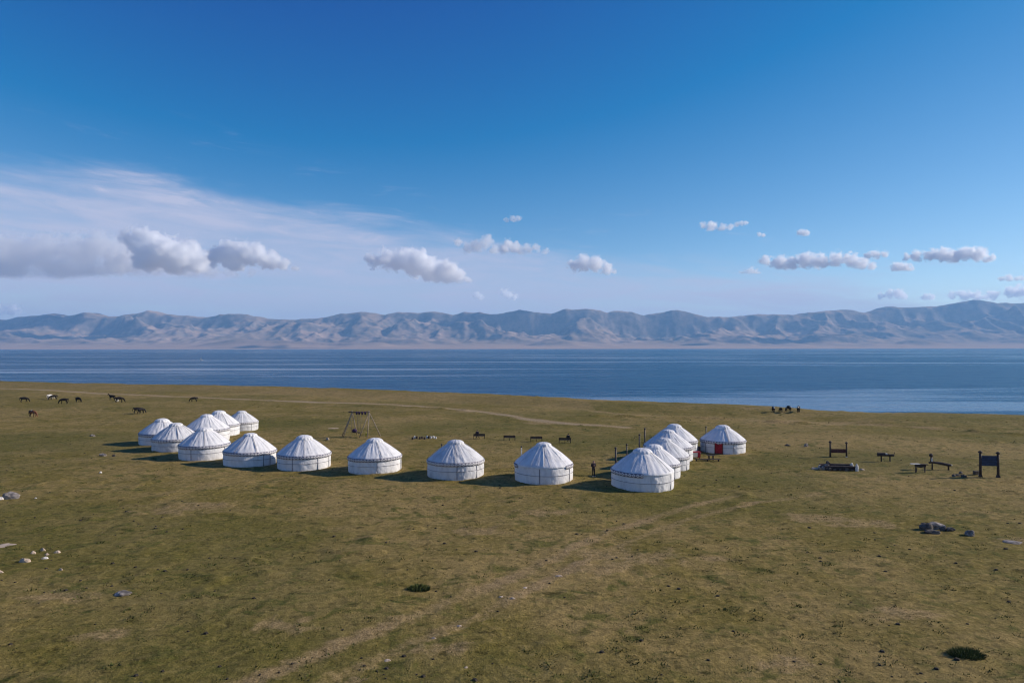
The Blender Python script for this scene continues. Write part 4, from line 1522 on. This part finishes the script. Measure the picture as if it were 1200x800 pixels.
p = G(1159.3, 559.0)
bd = empty('notice_board', p, R(-7))
for sx, hh in ((-0.92, 2.92), (0.92, 2.84)):
    post(bd, sx, hh, 0.135, M['dark_wood'])
    MB().box((sx, -0.02, 0.10), (0.36, 0.34, 0.34), jit=0.03, taper=0.7).build('footing', M['dark_wood'], bd)
for k in range(6):
    MB().box((0, -0.02, 1.37 + 0.19 * k), (1.98, 0.07, 0.183)).build('board_plank', M['navy'], bd)
MB().box((-1.05, 0, 1.30), (0.35, 0.07, 0.08)).build('peg', M['dark_wood'], bd)
tag(bd, 'tall board, navy from painted-in shade, on two posts with carved heads', 'board')
p = G(1144, 556.2)
bx = empty('crate', p, R(12))
for k in range(3):
    for sy in (-1, 1):
        MB().box((0, sy * 0.17, 0.07 + 0.125 * k), (0.56, 0.03, 0.11)).build('slat', M['wood'], bx)
    for sx in (-1, 1):
        MB().box((sx * 0.265, 0, 0.07 + 0.125 * k), (0.03, 0.31, 0.11)).build('slat', M['wood'], bx)
MB().box((0, 0, 0.40), (0.58, 0.40, 0.03)).build('lid', M['wood'], bx)
tag(bx, 'small brown wooden crate beside the foot of the navy board', 'crate')
HS = 'stones scattered by the navy board'
for i, (a, b, t_, bb, wm, lab) in enumerate(((1116, 1122, 556, 559, 0, 'dark stone at the outer end of the group by the navy board'),
                                             (1120, 1127, 555, 558, 0, 'dark stone in the middle of the group by the navy board'),
                                             (1124.5, 1129, 552.6, 555.8, 1, 'pale-topped stone in the group by the navy board'),
                                             (1127, 1134, 555.8, 559.2, 0, 'low dark stone in the group nearest the crate'))):
    rock(a, b, t_, bb, lab, M['rock'] if wm else M['rock_dark'], 120 + i, 0.35, HS)

# fire pit framed with charred logs
p = G(985, 551.4)
fp = empty('fire_pit', p, R(-2))
for y, z in ((0.0, 0.17), (0.02, 0.44), (1.5, 0.17), (1.5, 0.44)):
    MB().tube([(-1.85, y, z), (-0.6, y + 0.03, z + 0.02), (0.7, y - 0.02, z), (1.75, y, z - 0.01)], [0.15, 0.17, 0.16, 0.15], 10, wob=0.10).build('log', M['dark_wood'], fp)
for x, z in ((-1.78, 0.30), (1.62, 0.30)):
    MB().tube([(x, 0.1, z), (x, 0.8, z + 0.02), (x, 1.45, z)], [0.14, 0.15, 0.14], 10, wob=0.10).build('log', M['dark_wood'], fp)
for k in range(5):
    MB().box((-1.3 + 0.62 * k + 0.1 * math.sin(k * 5), -0.17, 0.16 + 0.05 * math.sin(k * 3)), (0.30 + 0.12 * math.sin(k * 2.3), 0.16, 0.26 + 0.1 * math.cos(k * 4)), jit=0.05).build('face_stone', M['rock_dark'], fp)
MB().box((-0.1, 0.75, 0.03), (3.2, 1.3, 0.08)).build('ash_bed', M['grey_soil'], fp)
tag(fp, 'long low fire pit framed with charred logs and stones', 'fire pit')
PS = 'stones set round the fire pit'
rock(1002.5, 1007, 544.5, 552.3, 'upright white stone standing at one end of the fire pit', M['rock_white'], 131, 0.25, PS)
rock(996.5, 1001, 542.5, 546.5, 'white stone on the back log of the fire pit', M['rock_white'], 132, 0.2, PS)
rock(968, 974, 539.8, 547.5, 'dark stump-like stone on the back edge of the fire pit', M['rock_dark'], 133, 0.25, PS)
rock(963.5, 974.5, 544.5, 551.5, 'grey stone with lit top at the front corner of the fire pit', M['rock'], 134, 0.35, PS)
rock(958.5, 966.5, 543.8, 549.5, 'pale stone next to the front corner of the fire pit', M['rock_pale'], 135, 0.35, PS)
rock(951.5, 960, 546, 549.6, 'outermost flat pale stone in the line leading off the fire pit', M['rock_pale'], 136, 0.45, PS)
rock(1008, 1015.5, 548.3, 551, 'flat pale slab lying beyond the upright white stone', M['rock_pale'], 137, 0.5, PS)


# ------------------------------------------------------------------ horses and cattle
def quadruped(name, graze=True, cow=False, mats=None, step=0.0, two_tone=False):
    J, E, Rd = [], [], []

    def add(p, r, par=None):
        J.append(p)
        Rd.append(r)
        if par is not None:
            E.append((par, len(J) - 1))
        return len(J) - 1
    # +X is forward
    hw = 0.30 if cow else 0.25
    belly = add((0.0, 0, 1.06), (hw, 0.31))
    chest = add((0.52, 0, 1.12), (hw * 0.92, 0.30), belly)
    rump = add((-0.55, 0, 1.16), (hw * 0.95, 0.27), belly)
    tailb = add((-0.84, 0, 1.20), (0.12, 0.14), rump)
    t1 = add((-0.95, 0, 1.02), 0.045, tailb)
    add((-0.97, 0, 0.55), 0.055 if not cow else 0.03, t1)
    if graze:
        n1 = add((0.86, 0, 1.02), (0.13, 0.20), chest)
        n2 = add((1.12, 0, 0.68), (0.10, 0.14), n1)
        h1 = add((1.24, 0, 0.40), (0.095, 0.11), n2)
        h2 = add((1.30, 0, 0.18), (0.07, 0.08), h1)
        add((1.34, 0, 0.07), (0.055, 0.055), h2)
        ears = ((1.20, 0.40, -0.10, 0.14),)
        base_e = h1
        ep = [(1.13, s * 0.09, 0.52) for s in (-1, 1)]
    else:
        n1 = add((0.86, 0, 1.32), (0.12, 0.19), chest)
        n2 = add((1.08, 0, 1.58), (0.09, 0.13), n1)
        h1 = add((1.22, 0, 1.66), (0.09, 0.11), n2)
        h2 = add((1.42, 0, 1.52), (0.065, 0.08), h1)
        add((1.55, 0, 1.43), (0.055, 0.06), h2)
        base_e = n2
        ep = [(1.08, s * 0.07, 1.82) for s in (-1, 1)]
    for q in ep:
        add(q, 0.026, base_e)
    for s in (-1, 1):
        ph = step * s
        sh = add((0.55, s * 0.16, 0.92), (0.10, 0.13), chest)
        kn = add((0.58 + 0.10 * ph, s * 0.15, 0.50), 0.062, sh)
        fe = add((0.58 + 0.14 * ph, s * 0.15, 0.14), 0.045, kn)
        add((0.61 + 0.16 * ph, s * 0.15, 0.03), 0.060, fe)
        hi = add((-0.55, s * 0.17, 0.90), (0.13, 0.16), rump)
        st = add((-0.40 - 0.08 * ph, s * 0.16, 0.72), 0.10, hi)
        hk = add((-0.66 - 0.12 * ph, s * 0.15, 0.46), 0.060, st)
        ff = add((-0.60 - 0.16 * ph, s * 0.15, 0.13), 0.045, hk)
        add((-0.57 - 0.16 * ph, s * 0.15, 0.03), 0.060, ff)
    Rd = [tuple(1.16 * q for q in r) if hasattr(r, '__len__') else 1.22 * r for r in Rd]
    me = skin_mesh(name, J, E, Rd, 1)
    for m in mats:
        me.materials.append(m)
    if two_tone:
        for p_ in me.polygons:
            p_.material_index = two_tone(p_.center)
    return me


HM = {
    'black': quadruped('horse', True, False, [M['horse_black']], 0.6),
    'black2': quadruped('horse', True, False, [M['horse_black']], -0.5),
    'head_up': quadruped('horse', False, False, [M['horse_black']], 0.3),
    'bay': quadruped('horse', True, False, [M['horse_bay'], M['horse_black'], M['horse_white']], 0.7,
                     two_tone=lambda c: 2 if (-0.35 < c.x < 0.15 and c.z > 1.28) else (1 if (c.x < -0.42 or (c.x < 0.0 and c.z > 1.25)) else 0)),
    'white': quadruped('horse', True, False, [M['horse_white']], 0.4),
    'cow': quadruped('cow', True, True, [M['horse_black'], M['horse_white']], 0.4,
                     two_tone=lambda c: 1 if (c.x > 0.25 and c.z > 0.92) or (c.x < -0.7 and c.z > 1.1) else 0),
    'cow_black': quadruped('cow', True, True, [M['horse_black']], 0.3),
}


def animal(kind, px, py, yaw, label, cat='horse', s=1.0, group='horses grazing on the pasture'):
    o = link(cat, HM[kind])
    p_ = G(px, py)
    o.location = (p_.x, p_.y, p_.z - 0.02)
    o.rotation_euler = (0, 0, R(yaw))
    o.scale = (s, s, s)
    tag(o, label, cat, group)


animal('bay', 38, 489.3, -14, 'brown horse with dark hindquarters and white back patch, grazing')
DK = 'small black horse grazing on the pasture beyond the yurts'
animal('black', 28, 471.3, 25, 'lone small black horse grazing straight behind the brown one', s=1.02)
animal('white', 58.5, 467.6, 70, 'white horse standing behind a black one on the pasture', s=0.95)
animal('black', 63, 468.2, 215, 'black horse grazing in front of the white one', s=1.0)
animal('black2', 75.3, 473.2, 200, DK, s=1.05)
animal('black', 91.5, 470.8, -20, DK, s=1.0)
animal('head_up', 131.5, 468.0, 172, 'small black horse with raised head beside a white-faced one', s=1.0)
animal('black2', 139.5, 471.8, 25, 'black horse grazing with a pale foal pressed behind it', s=1.1)
animal('white', 137.0, 470.4, 95, 'pale foal pressed close behind a black horse', s=0.66)
animal('black2', 161.0, 484.6, 30, 'dark horse of the close pair nearest the outer row end', s=0.95)
animal('black', 165.0, 485.2, 60, 'dark horse overlapped by its twin near the outer row end', s=0.92)
animal('black2', 227.5, 470.6, -155, 'black horse grazing by itself beyond the clustered yurts', s=0.95)
CG = 'cattle near the lake shore'
CL = 'black and white cow standing near the lake shore'
animal('cow', 906.3, 483.6, 80, CL, 'cow', 0.95, CG)
animal('cow_black', 915, 483.6, 95, 'small all-black calf among the cows near the shore', 'cow', 0.72, CG)
animal('cow', 924.3, 484.0, 100, CL, 'cow', 1.0, CG)
animal('cow', 935.8, 484.2, 60, CL, 'cow', 1.02, CG)

# sailboat far out on the lake
d_ = ray(236, 422.4)
t_ = (LAKE_Z - CAM_H) / d_.z
sb = empty('sailboat', (d_.x * t_, d_.y * t_, LAKE_Z), R(20))
hull = MB()
hv, hf = [], []
for i, (x, wd) in enumerate(((-1.9, 0.55), (-1.0, 0.8), (0.2, 0.82), (1.2, 0.5), (2.1, 0.05))):
    hv += [(x, -wd, 0.62), (x, -wd * 0.6, -0.1), (x, wd * 0.6, -0.1), (x, wd, 0.62)]
for i in range(4):
    for k in range(3):
        a = i * 4 + k
        hf.append((a, a + 4, a + 5, a + 1))
    hf.append((i * 4, i * 4 + 3, i * 4 + 7, i * 4 + 4))
hf += [(0, 1, 2, 3), (19, 18, 17, 16)]
hull.add(hv, hf).build('hull', M['rock_white'], sb)
MB().tube([(0.2, 0, 0.5), (0.2, 0, 4.4)], 0.05, 6).build('mast', M['pipe_zinc'], sb)
MB().add([(0.15, 0.0, 1.0), (-1.7, 0.25, 1.0), (0.15, 0.0, 4.3), (0.15, 0.05, 1.0), (-1.7, 0.30, 1.0), (0.15, 0.05, 4.3)],
         [(0, 1, 2), (5, 4, 3), (0, 3, 4, 1), (1, 4, 5, 2), (2, 5, 3, 0)]).build('sail', M['rock_white'], sb)
tag(sb, 'tiny white boat far out on the lake', 'boat')


# ------------------------------------------------------------------ grass tufts and droppings (uncountable)
def scatter_tufts(name, n, seed, mat, yr, size, blades, label, clump=None, spread=0.9, upright=0.9):
    rs = np.random.RandomState(seed)
    u = rs.rand(n * 3)
    y = yr[0] * (yr[1] / yr[0]) ** u
    x = (rs.rand(n * 3) * 2 - 1) * 0.86 * y
    if clump is not None:
        keep = pnoise(x / clump, y / clump, seed) + 0.25 * rs.randn(len(x)) > 0.15
        x, y = x[keep], y[keep]
    ok = (y - shore_y(x)) < -6
    x, y = x[ok][:n], y[ok][:n]
    n = len(x)
    z = ground_z(x, y)
    sz = size[0] + (size[1] - size[0]) * rs.rand(n) ** 2.2
    a = rs.rand(n, blades) * 2 * np.pi
    rr = rs.rand(n, blades) ** 0.6 * spread
    bx = x[:, None] + np.cos(a) * rr * sz[:, None]
    by = y[:, None] + np.sin(a) * rr * sz[:, None]
    hh = sz[:, None] * upright * (0.45 + 0.55 * rs.rand(n, blades)) * (1.1 - 0.6 * rr / spread)
    wv = sz[:, None] * (0.10 + 0.10 * rs.rand(n, blades))
    b = rs.rand(n, blades) * np.pi
    la = a + rs.randn(n, blades) * 0.5
    ln = hh * (0.2 + 0.7 * rs.rand(n, blades))
    z0 = z[:, None] - 0.03
    P0 = np.stack([bx - np.cos(b) * wv, by - np.sin(b) * wv, z0 + 0 * bx], -1)
    P1 = np.stack([bx + np.cos(b) * wv, by + np.sin(b) * wv, z0 + 0 * bx], -1)
    P2 = np.stack([bx + np.cos(la) * ln, by + np.sin(la) * ln, z0 + hh], -1)
    v = np.stack([P0, P1, P2], 2).reshape(-1, 3)
    me = bpy.data.meshes.new(name)
    me.vertices.add(len(v))
    me.vertices.foreach_set('co', v.ravel().astype(np.float32))
    me.loops.add(len(v))
    me.loops.foreach_set('vertex_index', np.arange(len(v), dtype=np.int32))
    me.polygons.add(len(v) // 3)
    me.polygons.foreach_set('loop_start', np.arange(0, len(v), 3, dtype=np.int32))
    me.polygons.foreach_set('loop_total', np.full(len(v) // 3, 3, dtype=np.int32))
    me.materials.append(mat)
    me.update(calc_edges=True)
    o = link(name, me)
    o['kind'] = 'stuff'
    o['label'] = label
    return o


scatter_tufts('short_grass', 17000, 5, M['tuft'], (26, 110), (0.05, 0.16), 8, 'short green grass tufts across the pasture', 3.5)
scatter_tufts('dry_grass', 17000, 6, M['tuft_dry'], (26, 95), (0.05, 0.15), 8, 'dry tan grass tufts across the pasture', 4.5)
scatter_tufts('dark_tufts_and_shade', 3600, 7, M['tuft_dark'], (27, 190), (0.06, 0.34), 16, 'dark grass tussocks, some standing in for hummock shade, dotted over the pasture', 12.0, 1.3, 0.6)  # real tufts, with extra low ones standing in for hummock shadows

# droppings: small dark clods
rs = np.random.RandomState(77)
mb = MB()
for i in range(1300):
    y = 27 * (170 / 27) ** rs.rand()
    x = (rs.rand() * 2 - 1) * 0.85 * y
    if y > float(shore_y(np.array([x]))[0]) - 8 or pnoise(np.array([x / 14]), np.array([y / 14]), 91)[0] + 0.3 * rs.randn() < 0.05:
        continue
    s_ = 0.05 + 0.10 * rs.rand() ** 2
    zz = gz(x, y)
    q = [(math.cos(k * 1.2566) * s_ * (0.8 + .4 * rs.rand()), math.sin(k * 1.2566) * s_ * (0.8 + .4 * rs.rand())) for k in range(5)]
    vs = [(x + a * 1.2, y + b, zz - 0.02) for a, b in q] + [(x + a * 0.6, y + b * 0.6, zz + s_ * 0.55) for a, b in q]
    mb.add(vs, [(k, (k + 1) % 5, 5 + (k + 1) % 5, 5 + k) for k in range(5)] + [(5, 6, 7, 8, 9)])
dr = mb.build('droppings', M['grey_soil'])
dr['kind'] = 'stuff'
dr['label'] = 'dark animal droppings dotted over the pasture'


# two distinct dark green tussocks
def tussock(px, py, wpx, label, seed):
    p_ = G(px, py)
    rnd = random.Random(seed)
    wd = 0.9 * wpx * p_.y / F_PX
    mb = MB()
    for i in range(900):
        a, q = rnd.uniform(0, 2 * math.pi), math.sqrt(rnd.random())
        x, y = math.cos(a) * q * wd / 2, math.sin(a) * q * wd / 2 * 0.75
        hgt = wd * 0.27 * (1.05 - q * q * 0.75) * rnd.uniform(0.6, 1.1)
        b = rnd.uniform(0, math.pi)
        lx_, ly_ = x * 0.5 + rnd.uniform(-.06, .06), y * 0.5 + rnd.uniform(-.06, .06)
        c_, s__ = math.cos(b) * 0.03, math.sin(b) * 0.03
        mb.add([(x - c_, y - s__, -0.05), (x + c_, y + s__, -0.05), (x + lx_ * 0.7, y + ly_ * 0.7, hgt)], [(0, 1, 2)])
    o = empty('grass_tussock', p_)
    mb.build('blades', M['tuft'], o)
    MB().add((ICO_V * (wd * 0.42, wd * 0.30, wd * 0.10)).tolist(), ICO_F).build('mound', M['tuft_dark'], o, True)
    tag(o, label, 'grass tussock', 'large dark grass tussocks')


tussock(491, 691, 26, 'rounded dark green tussock beside the wheel track', 3)
tussock(1132, 769, 38, 'widest dark green tussock on the near pasture below the boulders', 4)
